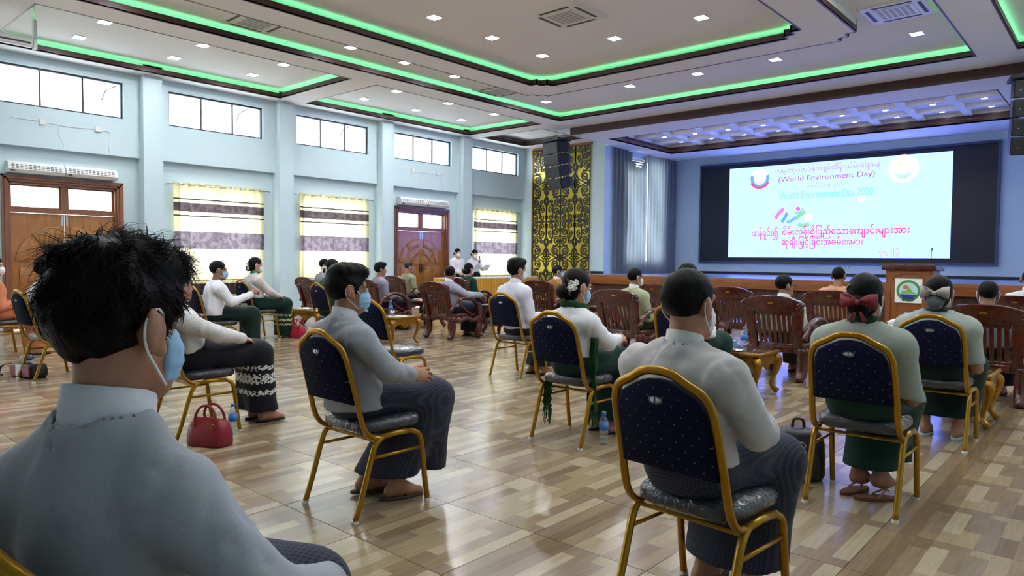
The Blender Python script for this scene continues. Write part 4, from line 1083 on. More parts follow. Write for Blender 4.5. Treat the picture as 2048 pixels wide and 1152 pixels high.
for lx in (0.05, 0.5):
    for ly in (0.05, ty1-ty0-0.05): MB().box(lx, lx+0.04, ly-0.02, ly+0.02, 0, tz-0.03).build('leg', 'chrome', t)

# ================================================================== SMALL THINGS
def bottle(x, y, z, label, sc_=1.0):
    t = thing('water_bottle', label, 'bottle', (x, y, z), 0, 'water bottles'); t.scale = (sc_, sc_, sc_)
    MB().lathe([(0.026, 0), (0.031, 0.006), (0.031, 0.03), (0.029, 0.034), (0.031, 0.038), (0.031, 0.06), (0.029, 0.064), (0.031, 0.068), (0.031, 0.16), (0.025, 0.178), (0.0135, 0.195), (0.0135, 0.205)], n=18).build('body', 'water', t, True)
    MB().lathe([(0.0318, 0.10), (0.0318, 0.15)], n=18).build('label_band', 'blabel', t, True)
    MB().lathe([(0.0155, 0.203), (0.0155, 0.222), (0.013, 0.225)], n=14).build('cap', 'cap', t, True)
    return t
bottle(-4.775, 2.40, 0, 'water bottle with blue cap on floor behind the red handbag')
bottle(-2.70, 4.02, 0, 'water bottle with blue label standing on floor left of the large chair')
bottle(-8.75, 4.55, 0, 'water bottle on floor under the note-taking man\'s chair')
bottle(-2.74, 6.42, 0.425, 'water bottle on the gilt table right of the big dark head')
bottle(-9.80, 6.42, 0.425, 'water bottle on the gilt table above the crimson bag')
bottle(-8.10, 6.48, 0.425, 'water bottle on the gilt table behind the empty chair')
bottle(-6.45, 9.80, 0.50, 'water bottle on tea table right of the flower-haired woman')
bottle(-6.58, 9.84, 0.50, 'second water bottle on tea table near the mustard jacket')
bottle(-2.20, 8.65, 0.50, 'water bottle on tea table left of the girl with red bow')
def tissue_box(x, y, z, rz, label, mat='tissue'):
    t = thing('tissue_box', label, 'tissue box', (x, y, z), R(rz), 'tissue boxes')
    MB().box(-0.11, 0.11, -0.06, 0.06, 0, 0.075).build('box', mat, t, bevel=0.004)
    MB().prism([(0.05*math.cos(R(a)), 0.022*math.sin(R(a))) for a in range(0, 360, 30)], 'z', 0.0745, 0.0765).build('opening', 'paper', t)
    v = [(-0.05, 0, 0.074), (0.05, 0, 0.074), (0.06, 0.03, 0.12), (0.02, -0.01, 0.145), (-0.02, 0.015, 0.13), (-0.06, -0.02, 0.11), (0, 0.03, 0.10), (0.0, -0.03, 0.105)]
    MB().add(v, [(0, 1, 2, 6), (0, 6, 5), (6, 2, 3), (6, 3, 4), (6, 4, 5), (0, 5, 7), (0, 7, 1), (7, 2, 1), (7, 3, 2), (7, 4, 3), (7, 5, 4)]).build('tissue', 'paper', t, True)
    return t
tissue_box(-2.98, 6.52, 0.425, 8, 'blue tissue box on the gilt table beside the plate of snacks')
tissue_box(-10.0, 6.56, 0.425, 0, 'blue tissue box on the gilt table above the crimson bag')
tissue_box(-9.70, 8.66, 0.50, 0, 'pale blue tissue box on tea table before the far door')
tissue_box(-8.75, 10.4, 0.50, 0, 'white patterned tissue box on tea table near the yellow skirt', 'paper')
tissue_box(-2.0, 8.72, 0.50, 15, 'white tissue box on tea table left of the girl with red bow', 'paper')
def plate(x, y, z, label):
    t = thing('snack_plate', label, 'plate', (x, y, z), 0, 'snack plates')
    MB().lathe([(0.045, 0), (0.06, 0.004), (0.085, 0.012), (0.087, 0.014), (0.06, 0.008), (0.01, 0.006)], n=18).build('dish', 'paper', t, True)
    f = MB()
    for k in range(6): f.ball((random.uniform(-.045, .045), random.uniform(-.04, .04), 0.016), (0.022, 0.014, 0.011), 8, 5)
    f.build('snacks', 'food', t, True)
plate(-2.80, 6.33, 0.425, 'small plate of snacks in front of blue tissue box')
plate(-9.95, 6.36, 0.425, 'small plate of snacks on the gilt table above the crimson bag')
plate(-9.95, 8.60, 0.50, 'plate of food on tea table before the far door')
def glass(x, y, z, label):
    t = thing('drinking_glass', label, 'glass', (x, y, z), 0, 'drinking glasses on saucers')
    MB().lathe([(0.05, 0), (0.065, 0.006), (0.06, 0.008), (0.02, 0.005)], n=16).build('saucer', 'paper', t, True)
    MB().lathe([(0.028, 0.006), (0.036, 0.09), (0.033, 0.09), (0.026, 0.012)], n=16).build('tumbler', 'glassware', t, True)
    MB().lathe([(0.024, 0.013), (0.029, 0.06)], n=12).build('drink', 'rose', t, True)
glass(-9.70, 6.40, 0.425, 'short glass on saucer at right end of left gilt table')
glass(-7.98, 6.42, 0.425, 'short glass on saucer on the gilt table behind the empty chair')
glass(-8.0, 8.75, 0.50, 'cup on saucer on tea table beside the resting arm')
cp = thing('cup', 'white lidded cup on tea table near the yellow skirt', 'cup', (-8.45, 10.42, 0.50), 0)
MB().lathe([(0.03, 0), (0.045, 0.02), (0.048, 0.09)], n=14).build('bowl', 'paper', cp, True)
MB().lathe([(0.05, 0.09), (0.03, 0.105), (0.01, 0.11), (0.012, 0.125)], n=14).build('lid', 'paper', cp, True)
nb = thing('notepaper', 'white sheets lying on left end of the gilt table', 'paper', (-10.25, 6.42, 0.425), R(6))
MB().box(-0.12, 0.12, -0.09, 0.09, 0, 0.008).build('sheets', 'paper', nb)
can_ = thing('drink_can', 'blue and white can on tea table before the lectern', 'can', (-2.2, 10.28, 0.50), 0)
MB().lathe([(0.03, 0), (0.033, 0.006), (0.033, 0.11), (0.028, 0.12)], n=14).build('can_body', 'blabel', can_, True)
MB().lathe([(0.027, 0.12), (0.026, 0.123)], n=14).build('can_top', 'chrome', can_, True)

# red handbag on the floor
def handbag(x, y, rz, label, mat, w=0.15, h=0.18, d=0.085, big=True):
    t = thing('handbag', label, 'handbag', (x, y, 0), R(rz))
    lay = [(0.96, 0.0), (1.0, 0.02), (1.0, h*0.45), (0.93, h*0.75), (0.8, h*0.95), (0.7, h)]; n = 24; v = []; f = []
    for k, (s, z) in enumerate(lay):
        dd = d*(1.0, 1.05, 1.0, 0.75, 0.4, 0.15)[k]
        for i in range(n):
            a = 2*math.pi*i/n; c, q = math.cos(a), math.sin(a)
            v.append((w*s*math.copysign(abs(c)**0.5, c), dd*math.copysign(abs(q)**0.6, q), z))
    for r in range(len(lay)-1):
        for i in range(n): f.append((r*n+i, r*n+(i+1) % n, (r+1)*n+(i+1) % n, (r+1)*n+i))
    f.append(tuple(range(n-1, -1, -1))); f.append(tuple(range((len(lay)-1)*n, len(lay)*n)))
    MB().add(v, f).build('bag_body', mat, t, True)
    for s in (-1, 1):
        MB().tube(smooth_path([(-0.075, s*d*0.72, h*0.7), (-0.08, s*d*0.5, h*1.1), (-0.05, s*d*0.4, h*1.4), (0, s*d*0.4, h*1.5), (0.05, s*d*0.4, h*1.4), (0.08, s*d*0.5, h*1.1), (0.075, s*d*0.72, h*0.7)], 4), 0.009, 7).build('handle', mat, t, True)
        for q in (-0.078, 0.078):
            MB().tube([(q+0.014*math.cos(a), s*d*0.80, h*0.78+0.014*math.sin(a)) for a in [2*math.pi*k/12 for k in range(12)]], 0.003, 5, True).build('buckle_ring', 'gold', t, True)
    MB().tube([(-w*0.78, 0, h*0.99), (w*0.78, 0, h*0.99)], 0.005, 6).build('zip', 'gold', t)
    return t
handbag(-4.64, 2.17, 25, 'dark red leather handbag on floor under the patterned skirt', 'leather_red')
handbag(-9.83, 6.02, 10, 'small crimson bag on floor under the left gilt table', 'leather_pink', 0.14, 0.20, 0.07)
# black backpack
t = thing('backpack', 'black leather backpack on floor beside the girl with red bow', 'backpack', (-1.45, 4.20, 0), R(30)); t.scale = (1.15, 1.15, 1.1)
def blob_box(w, d, h, n=20, top=0.8):
    lay = [(0.9, 0.0), (1.0, 0.03), (1.0, h*0.5), (0.95, h*0.75), (top, h*0.93), (top*0.5, h)]; v = []; f = []
    for s, z in lay:
        for i in range(n):
            a = 2*math.pi*i/n; c, q = math.cos(a), math.sin(a); v.append((w*s*math.copysign(abs(c)**0.55, c), d*s*math.copysign(abs(q)**0.55, q), z))
    for r in range(len(lay)-1):
        for i in range(n): f.append((r*n+i, r*n+(i+1) % n, (r+1)*n+(i+1) % n, (r+1)*n+i))
    f.append(tuple(range(n-1, -1, -1))); f.append(tuple(range((len(lay)-1)*n, len(lay)*n))); return MB().add(v, f)
blob_box(0.13, 0.08, 0.27).build('pack_body', 'leather_black', t, True)
p_ = blob_box(0.09, 0.03, 0.14).build('front_pocket', 'leather_black', t, True); p_.location = (0, -0.085, 0.02)
MB().tube(smooth_path([(-0.03, 0.0, 0.26), (-0.02, 0, 0.31), (0.02, 0, 0.31), (0.03, 0, 0.26)], 4), 0.008, 6).build('top_handle', 'leather_black', t, True)
for s in (-1, 1): MB().tube(smooth_path([(s*0.06, 0.07, 0.25), (s*0.10, 0.16, 0.18), (s*0.14, 0.17, 0.06), (s*0.10, 0.07, 0.02)], 4), 0.011, 6, flat=(0.5, 1.6)).build('shoulder_strap', 'leather_black', t, True)
MB().tube([(0.02*math.cos(a), -0.088, 0.19+0.02*math.sin(a)) for a in [2*math.pi*k/12 for k in range(12)]], 0.003, 5, True).build('buckle', 'chrome', t, True)
# open sports bag at left
t = thing('sports_bag', 'black, red and white bag lying open under the far left chair', 'bag', (-8.62, 2.12, 0), R(12))
bb = blob_box(0.24, 0.10, 0.15, top=0.9).build('bag_body', 'leather_black', t, True)
MB().box(-0.05, 0.05, -0.108, -0.095, 0.02, 0.13).build('white_panel', 'paper', t)
MB().box(0.05, 0.20, -0.107, -0.09, 0.02, 0.12).build('red_panel', 'leather_red', t)
MB().box(-0.17, -0.05, -0.107, -0.09, 0.02, 0.12).build('red_panel', 'leather_red', t)
MB().tube(smooth_path([(-0.2, -0.05, 0.13), (-0.33, -0.1, 0.10), (-0.36, -0.12, 0.02), (-0.25, -0.14, 0.012)], 4), 0.014, 6, flat=(0.4, 1.5)).build('strap', 'leather_black', t, True)
bt = bottle(-8.62, 2.14, 0.165, 'water bottle lying in the open bag at far left'); bt.rotation_euler = (0, R(84), R(12)); bt.location = (-8.72, 2.08, 0.185)
# ================================================================== PEOPLE: implicit-surface modelling
class Field:
    """smooth union of round cones and ellipsoids on a voxel grid, meshed with surface nets"""
    def __init__(s, h, k=0.03): s.h = h; s.k = k; s.pr = []; s.clip = []
    def rc(s, a, b, ra, rb, ky=1.0, k=None): s.pr.append(('c', np.array(a, float), np.array(b, float), ra, rb, ky, k)); return s
    def el(s, c, r, rot=None, k=None): s.pr.append(('e', np.array(c, float), np.array(r, float), rot, 0, 0, k)); return s
    def cut(s, fn): s.clip.append(fn); return s
    def mesh(s):
        h = s.h; lo = np.full(3, 1e9); hi = -lo; B = []
        for p in s.pr:
            if p[0] == 'c':
                r = max(p[3], p[4]); l = np.minimum(p[1], p[2])-r; u = np.maximum(p[1], p[2])+r
            else:
                r = float(max(p[2])) if p[3] is not None else p[2]; l = p[1]-r; u = p[1]+r
            B.append((l, u)); lo = np.minimum(lo, l); hi = np.maximum(hi, u)
        lo -= 3*h+0.01; hi += 3*h+0.01
        n = np.ceil((hi-lo)/h).astype(int)+1
        ax = [(lo[i]+h*np.arange(n[i])).astype(np.float32) for i in range(3)]
        F = np.full(tuple(n), 0.08, np.float32); pad = 0.05
        for p, (l, u) in zip(s.pr, B):
            i0 = np.maximum(((l-pad-lo)/h).astype(int), 0); i1 = np.minimum(np.ceil((u+pad-lo)/h).astype(int)+1, n)
            sl_ = tuple(slice(i0[i], i1[i]) for i in range(3))
            X = ax[0][sl_[0]][:, None, None]; Y = ax[1][sl_[1]][None, :, None]; Z = ax[2][sl_[2]][None, None, :]
            if p[0] == 'c':
                a, b, ra, rb, ky = p[1], p[2], p[3], p[4], p[5]; d = b-a; d = d*np.array([1, ky, 1]); l2 = float(d@d)+1e-12
                px, py, pz = X-np.float32(a[0]), (Y-np.float32(a[1]))*np.float32(ky), Z-np.float32(a[2])
                t = np.clip((px*np.float32(d[0])+py*np.float32(d[1])+pz*np.float32(d[2]))/np.float32(l2), 0, 1)
                D = np.sqrt((px-t*np.float32(d[0]))**2+(py-t*np.float32(d[1]))**2+(pz-t*np.float32(d[2]))**2)-(np.float32(ra)+np.float32(rb-ra)*t)
            else:
                c, r, rot = p[1], p[2], p[3]; px, py, pz = X-np.float32(c[0]), Y-np.float32(c[1]), Z-np.float32(c[2])
                if rot is not None:
                    px, py, pz = [px*np.float32(rot[0, i])+py*np.float32(rot[1, i])+pz*np.float32(rot[2, i]) for i in range(3)]
                q0 = np.sqrt((px/r[0])**2+(py/r[1])**2+(pz/r[2])**2); q1 = np.sqrt((px/r[0]**2)**2+(py/r[1]**2)**2+(pz/r[2]**2)**2)
                D = q0*(q0-1)/np.maximum(q1, 1e-6)
            k = np.float32(s.k if p[6] is None else p[6]); A = F[sl_]
            hh = np.maximum(k-np.abs(A-D), 0)/k
            F[sl_] = np.minimum(A, D)-hh*hh*k*np.float32(0.25)
        X, Y, Z = ax[0][:, None, None], ax[1][None, :, None], ax[2][None, None, :]
        for fn in s.clip: F = fn(F, X, Y, Z).astype(np.float32)
        F[0], F[-1] = 0.05, 0.05; F[:, 0], F[:, -1] = 0.05, 0.05; F[:, :, 0], F[:, :, -1] = 0.05, 0.05
        return surface_nets(F, lo, h)
def surface_nets(F, lo, h):
    S = F < 0; n = F.shape
    c = [S[i:n[0]-1+i, j:n[1]-1+j, k:n[2]-1+k] for i in (0, 1) for j in (0, 1) for k in (0, 1)]
    cnt = sum(x.astype(np.int8) for x in c); act = (cnt > 0) & (cnt < 8)
    I = np.argwhere(act); N = len(I); idx = np.full(act.shape, -1, np.int32); idx[act] = np.arange(N)
    acc = np.zeros((N, 3)); w = np.zeros(N)
    for d in range(3):
        o1, o2 = [x for x in range(3) if x != d]
        for a in (0, 1):
            for b in (0, 1):
                p = I.copy(); p[:, o1] += a; p[:, o2] += b; q = p.copy(); q[:, d] += 1
                f0, f1 = F[p[:, 0], p[:, 1], p[:, 2]], F[q[:, 0], q[:, 1], q[:, 2]]
                m = (f0 < 0) != (f1 < 0); t = np.where(m, f0/np.where(m, f0-f1, 1), 0)
                P = p-I.astype(float); P[:, d] += t; acc[m] += P[m]; w[m] += 1
    V = lo+h*(I+acc/w[:, None]); faces = []
    for d in range(3):
        o1, o2 = [(1, 2), (2, 0), (0, 1)][d]
        sl0 = [slice(None)]*3; sl1 = [slice(None)]*3; sl0[d] = slice(0, n[d]-1); sl1[d] = slice(1, n[d])
        e = S[tuple(sl0)] != S[tuple(sl1)]; p = np.argwhere(e)
        p = p[(p[:, o1] > 0) & (p[:, o2] > 0) & (p[:, o1] < n[o1]-1) & (p[:, o2] < n[o2]-1)]
        q = []
        for a, b in ((-1, -1), (0, -1), (0, 0), (-1, 0)):
            r = p.copy(); r[:, o1] += a; r[:, o2] += b; q.append(idx[r[:, 0], r[:, 1], r[:, 2]])
        Q = np.stack(q, 1); ins = S[p[:, 0], p[:, 1], p[:, 2]]
        Q[~ins] = Q[~ins][:, ::-1]; faces.append(Q[(Q >= 0).all(1)])
    return V, np.concatenate(faces)
def np_mesh(name, parts, mat, parent, smooth=True):
    vs, fs, o = [], [], 0
    for V, Q in parts: vs.append(V); fs.append(Q+o); o += len(V)
    V = np.concatenate(vs); Q = np.concatenate(fs); me = bpy.data.meshes.new(name)
    me.vertices.add(len(V)); me.vertices.foreach_set('co', V.astype(np.float32).ravel())
    me.loops.add(Q.size); me.loops.foreach_set('vertex_index', Q.ravel().astype(np.int32))
    me.polygons.add(len(Q)); me.polygons.foreach_set('loop_start', np.arange(0, Q.size, 4, dtype=np.int32))
    me.update(calc_edges=True); me.validate()
    if smooth: me.shade_smooth()
    return obj(name, me, mat, parent)
def rotm(yaw=0, pitch=0, roll=0):
    return np.array(Matrix.Rotation(R(yaw), 3, 'Z') @ Matrix.Rotation(R(pitch), 3, 'X') @ Matrix.Rotation(R(roll), 3, 'Y'))

# ---- one relaxed hand (right), wrist at origin, fingers +y, back of hand +z, thumb -x
def make_hand(curl):
    f = Field(0.0042, 0.010)
    f.rc((0, -0.02, 0), (0, 0.02, 0), 0.024, 0.024).el((0, 0.055, 0.001), (0.040, 0.050, 0.0155))
    for i, (bx, by, L) in enumerate(((-0.030, 0.092, 0.072), (-0.0095, 0.098, 0.080), (0.011, 0.094, 0.074), (0.030, 0.084, 0.058))):
        p = np.array([bx, by-0.012, 0.0]); a = 0.0; sp = (i-1.4)*0.06
        for j, (fr, rr) in enumerate(((0.46, 0.0092), (0.30, 0.0084), (0.26, 0.0076))):
            a += R(curl[j]); d = np.array([math.sin(sp), math.cos(a), -math.sin(a)]); q = p+d*L*fr*1.1
            f.rc(p, q, rr, rr-0.0008, k=0.004); p = q
    f.rc((-0.026, 0.022, -0.004), (-0.050, 0.055, -0.014), 0.013, 0.0105, k=0.012).rc((-0.050, 0.055, -0.014), (-0.050, 0.088, -0.024), 0.0105, 0.0085, k=0.004)
    return f.mesh()
HANDS = {'relax': make_hand((22, 28, 18)), 'grip': make_hand((55, 70, 40))}
def put_hand(kind, W, D, Nb, left, sc_=1.0):
    V, Q = HANDS[kind]; V = V.copy()*sc_
    if left: V[:, 0] *= -1; Q = Q[:, ::-1]
    y = np.array(D, float); y /= np.linalg.norm(y); z = np.array(Nb, float); z -= y*(z@y); z /= np.linalg.norm(z); x = np.cross(y, z)
    return V @ np.stack([x, y, z])+np.array(W, float), Q

# ---- materials for people
PM = {}
def fabric(col, rough=0.85, kind='plain'):
    k = (col, kind)
    if k in PM: return PM[k]
    m, nt, b = new_mat('cloth_%d' % len(PM)); setin(b, Roughness=rough); b.inputs['Specular IOR Level'].default_value = 0.2
    b.inputs['Sheen Weight'].default_value = 0.08
    tc = node(nt, 'ShaderNodeTexCoord'); c = srgb(*col)
    nz = node(nt, 'ShaderNodeTexNoise'); nz.inputs['Scale'].default_value = 220; nz.inputs['Detail'].default_value = 2; nt.links.new(tc.outputs['Object'], nz.inputs['Vector'])
    sp = node(nt, 'ShaderNodeSeparateXYZ'); nt.links.new(tc.outputs['Object'], sp.inputs[0])
    base = mixc(nt, nz.outputs[0], tuple(x*0.88 for x in c), tuple(min(1, x*1.1) for x in c))
    if kind == 'check':
        def st(o, f): return math_n(nt, 'GREATER_THAN', math_n(nt, 'SINE', math_n(nt, 'MULTIPLY', o, f)), 0.3)
        f = math_n(nt, 'MAXIMUM', st(sp.outputs[0], 520), st(math_n(nt, 'ADD', sp.outputs[2], math_n(nt, 'MULTIPLY', sp.outputs[1], 0.8)), 520))
        base = mixc(nt, f, tuple(x*0.65 for x in c), tuple(min(1, x*1.6) for x in c))
    if kind in ('bandwhite', 'bandcream'):
        nw = node(nt, 'ShaderNodeTexNoise'); nw.inputs['Scale'].default_value = 55; nt.links.new(tc.outputs['Object'], nw.inputs['Vector'])
        wv = math_n(nt, 'ADD', math_n(nt, 'MULTIPLY', math_n(nt, 'SINE', math_n(nt, 'MULTIPLY', math_n(nt, 'ADD', sp.outputs[1], sp.outputs[0]), 110)), 0.007), sp.outputs[2])
        # along the thigh the bands follow the length of the leg
        lim = ((0.225, 0.26), (0.315, 0.385), (0.42, 0.45)) if kind == 'bandwhite' else ((0.20, 0.225), (0.265, 0.30), (0.345, 0.375))
        f = None
        for a, b_ in lim:
            g = math_n(nt, 'MULTIPLY', math_n(nt, 'GREATER_THAN', wv, a), math_n(nt, 'LESS_THAN', wv, b_)); f = g if f is None else math_n(nt, 'MAXIMUM', f, g)
        f = math_n(nt, 'MULTIPLY', f, math_n(nt, 'GREATER_THAN', sp.outputs[1], 0.28)); f = math_n(nt, 'MULTIPLY', f, math_n(nt, 'GREATER_THAN', nw.outputs[0], 0.46))
        base = mixc(nt, f, base, srgb(215, 215, 215) if kind == 'bandwhite' else srgb(205, 205, 160))
    if kind == 'spots':
        vo = node(nt, 'ShaderNodeTexVoronoi'); vo.inputs['Scale'].default_value = 11; nt.links.new(tc.outputs['Object'], vo.inputs['Vector'])
        base = mixc(nt, math_n(nt, 'LESS_THAN', vo.outputs['Distance'], 0.17), base, srgb(140, 45, 55))
    if kind == 'lace':
        vo = node(nt, 'ShaderNodeTexVoronoi'); vo.inputs['Scale'].default_value = 90; nt.links.new(tc.outputs['Object'], vo.inputs['Vector'])
        base = mixc(nt, math_n(nt, 'LESS_THAN', vo.outputs['Distance'], 0.3), base, tuple(x*0.72 for x in c))
    nt.links.new(base, b.inputs['Base Color'])
    bp = node(nt, 'ShaderNodeBump'); bp.inputs['Strength'].default_value = 0.12; bp.inputs['Distance'].default_value = 0.002
    nt.links.new(nz.outputs[0], bp.inputs['Height']); nt.links.new(bp.outputs[0], b.inputs['Normal'])
    PM[k] = m; return m
def skin_mat(c):
    k = ('skin', c)
    if k in PM: return PM[k]
    m, nt, b = new_mat('skin'); setin(b, Roughness=0.5); col = tuple(min(1, v*1.38) for v in srgb(*c))
    b.inputs['Subsurface Weight'].default_value = 0.08; b.inputs['Subsurface Radius'].default_value = (0.01, 0.004, 0.002)
    tc = node(nt, 'ShaderNodeTexCoord'); nz = node(nt, 'ShaderNodeTexNoise'); nz.inputs['Scale'].default_value = 30; nt.links.new(tc.outputs['Object'], nz.inputs['Vector'])
    nt.links.new(mixc(nt, nz.outputs[0], tuple(x*0.85 for x in col), tuple(x*1.12 for x in col)), b.inputs['Base Color'])
    PM[k] = m; return m
def hair_mat(c=(14, 12, 12)):
    k = ('hair', c)
    if k in PM: return PM[k]
    m, nt, b = new_mat('hair'); setin(b, Roughness=0.5); b.inputs['Specular IOR Level'].default_value = 0.12
    tc = node(nt, 'ShaderNodeTexCoord'); mp = node(nt, 'ShaderNodeMapping'); mp.inputs['Scale'].default_value = (260, 60, 40); nt.links.new(tc.outputs['Object'], mp.inputs[0])
    nz = node(nt, 'ShaderNodeTexNoise'); nz.inputs['Scale'].default_value = 1.0; nz.inputs['Detail'].default_value = 4; nt.links.new(mp.outputs[0], nz.inputs['Vector'])
    col = srgb(*c); nt.links.new(mixc(nt, nz.outputs[0], tuple(x*0.4 for x in col), tuple(x*1.3+0.001 for x in col)), b.inputs['Base Color'])
    bp = node(nt, 'ShaderNodeBump'); bp.inputs['Strength'].default_value = 0.6; bp.inputs['Distance'].default_value = 0.004
    nt.links.new(nz.outputs[0], bp.inputs['Height']); nt.links.new(bp.outputs[0], b.inputs['Normal'])
    PM[k] = m; return m
MASKC = {'blue': (150, 190, 222), 'white': (232, 235, 238)}

def folds(seed, amp, freqs=(16, 27, 45)):
    r = np.random.default_rng(seed); W_ = []
    for fq in freqs:
        for _ in range(3):
            d = r.normal(size=3); d /= np.linalg.norm(d); W_.append((d*fq, r.uniform(0, 6.28), 1.0/len(freqs)/ (fq/freqs[0])**0.7))
    def fn(F, X, Y, Z):
        D = 0
        for d, p, a in W_:
            ph = X*np.float32(d[0])+Y*np.float32(d[1])+Z*np.float32(d[2])+np.float32(p)
            D = D+np.float32(a)*np.sin(ph+np.float32(0.8)*np.sin(ph*np.float32(0.53)+np.float32(p*2)))
        return F+np.float32(amp)*D
    return fn

def ridges(seed, amp):
    r = np.random.default_rng(seed); W_ = []
    for fq in (24, 38, 60):
        for _ in range(2):
            d = r.normal(size=3)*np.array([1, 1, 0.4]); d /= np.linalg.norm(d); W_.append((d*fq, r.uniform(0, 6.28), r.normal(size=3)*fq*0.4))
    def fn(F, X, Y, Z):
        D = 0
        for d, p, e in W_:
            wv = np.sin(X*np.float32(e[0])+Y*np.float32(e[1])+Z*np.float32(e[2])+np.float32(p*3))
            ph = X*np.float32(d[0])+Y*np.float32(d[1])+Z*np.float32(d[2])+np.float32(p)+np.float32(1.1)*wv
            D = D+(np.float32(0.5)-np.abs(np.sin(ph))**np.float32(0.7))*np.maximum(wv+np.float32(0.35), 0)
        return F+np.float32(amp/3)*D
    return fn

def person(label, x, y, rz, hz=1.13, hipz=0.555, vox=0.014, fem=False, top=(200, 200, 200), topk='plain', skirt=(30, 30, 38), skirtk='plain', skin=(120, 82, 62),
           hair='short', hairc=(14, 12, 12), hyaw=0, hpitch=0, mask=None, lean=-0.035, collar=None, wr=None, el=None, wl=None, ell=None, hr=None, hl=None, hand='relax',
           knee=None, ankle=None, hem=0.50, skhem=0.10, neckr=0.068, bulk=1.0, face=False, strands=0, foot='sandal', hs=1.0, seed=1, stand=False, sleeve=1.0, footdir=(0, 1), shdrop=0.0, fold=0.016, hvox=None, sandalc='black', ankR=None):
    t = thing('person', label, 'person', (x, y, 0), R(rz)); rs = np.random.default_rng(seed)
    sw = (0.150 if fem else 0.172)*bulk
    hip = np.array([0, 0, hipz]); nb = np.array([0, lean, hz-0.128*hs]); hc = np.array([0, lean+0.03, hz])
    ch = hip*0.38+nb*0.62; ch[1] -= 0.012
    sh = {s: np.array([s*sw, nb[1]-0.008, nb[2]-0.102-shdrop]) for s in (-1, 1)}
    E = {1: np.array(el) if el is not None else sh[1]+np.array([0.055, 0.04, -0.26]), -1: np.array(ell) if ell is not None else sh[-1]+np.array([-0.055, 0.04, -0.26])}
    Wp = {1: np.array(wr) if wr is not None else np.array([0.10, 0.24, hipz+0.11]), -1: np.array(wl) if wl is not None else np.array([-0.09, 0.24, hipz+0.11])}
    kn = np.array(knee) if knee is not None else np.array([0.095, 0.42, hipz-0.03]); an = np.array(ankle) if ankle is not None else np.array([0.085, 0.40, 0.085])
    K = {s: kn*np.array([s, 1, 1]) for s in (-1, 1)}; A = {s: an*np.array([s, 1, 1]) for s in (-1, 1)}
    if ankR is not None: A[1] = np.array(ankR)
    Rh = rotm(hyaw, hpitch); H = lambda p: hc+Rh @ (np.array(p, float)*hs)
    Hc = lambda X, Y, Z: [((X-np.float32(hc[0]))*np.float32(Rh[0, i])+(Y-np.float32(hc[1]))*np.float32(Rh[1, i])+(Z-np.float32(hc[2]))*np.float32(Rh[2, i]))/np.float32(hs) for i in range(3)]
    # ---- body
    b = Field(vox, 0.04)
    b.rc(hip, ch, 0.10*bulk, 0.105*bulk, 1.4).rc(sh[-1], sh[1], 0.045, 0.045).rc(nb-np.array([0, 0.005, 0.05]), hc+np.array([0, -0.015, -0.055])*hs, 0.056*bulk, 0.049*hs)
    for s in (-1, 1):
        b.rc(sh[s], E[s], 0.042, 0.035).rc(E[s], Wp[s], 0.034, 0.025)
        b.rc((s*0.085, 0, hipz-0.01), K[s], 0.07, 0.05).rc(K[s], A[s], 0.047, 0.033)
        fd = np.array([footdir[0], footdir[1], 0.0])
        b.rc(A[s]+np.array([0, 0, -0.045])-fd*0.035, A[s]+fd*0.05+np.array([0, 0, -0.04]), 0.030, 0.032).rc(A[s]+fd*0.05+np.array([0, 0, -0.045]), A[s]+fd*0.125+np.array([s*0.01, 0, -0.055]), 0.034, 0.022)
    parts = [b.mesh()]
    hf = Field(hvox or min(vox, 0.009), 0.02*hs)
    def he(c, r, k=None): hf.el(H(c), np.array(r)*hs, Rh, k)
    def hr_(a, c, ra, rb, k=None): hf.rc(H(a), H(c), ra*hs, rb*hs, 1.0, k)
    he((0, -0.012, 0.035), (0.073, 0.092, 0.082)); he((0, 0.022, -0.035), (0.060, 0.070, 0.086)); hr_((-0.025, 0.045, -0.085), (0.025, 0.045, -0.085), 0.030, 0.030)
    hr_((0, 0.086, 0.012), (0, 0.103, -0.028), 0.007, 0.012, 0.012); he((0, 0.083, -0.062), (0.024, 0.012, 0.010), 0.01)
    hr_((-0.045, 0.068, 0.030), (0.045, 0.068, 0.030), 0.012, 0.012)
    for s in (-1, 1):
        he((s*0.080, -0.012, -0.002), (0.012, 0.023, 0.034), 0.008); he((s*0.090, -0.024, 0.006), (0.007, 0.013, 0.031), 0.006); he((s*0.080, 0.004, -0.030), (0.008, 0.010, 0.011), 0.006)
    hf.rc(nb+np.array([0, 0.0, -0.01]), hc+np.array([0, -0.018, -0.05])*hs, 0.057*bulk, 0.051*hs)
    parts.append(hf.mesh())
    for s in (-1, 1):
        d = (hr if s > 0 else hl); D, Nb = d if d is not None else ((-s*0.35, 0.9, -0.25), (s*0.25, 0.2, 1))
        parts.append(put_hand(hand if s > 0 else 'relax', Wp[s], D, Nb, s < 0, 0.9 if fem else 1.0))
    body = np_mesh('body', parts, skin_mat(skin), t)
    # ---- top garment
    c = Field(vox, 0.05)
    tz = max(hem-0.02, 0.0)
    lowc = np.array([0, -0.005, min(hip[2]+0.02, ch[2]-0.1)])
    c.rc(lowc, ch, (0.160 if fem else 0.178)*bulk, 0.150*bulk, 1.36).rc(sh[-1]*np.array([0.9, 1, 1]), sh[1]*np.array([0.9, 1, 1]), 0.066*bulk, 0.066*bulk)
    if stand or hem < hipz-0.02: c.rc(lowc, (0, 0, hem), 0.155*bulk, 0.17*bulk, 1.3)
    if fem: c.el(ch+np.array([0, 0.075, 0.0]), (0.12, 0.06, 0.08))
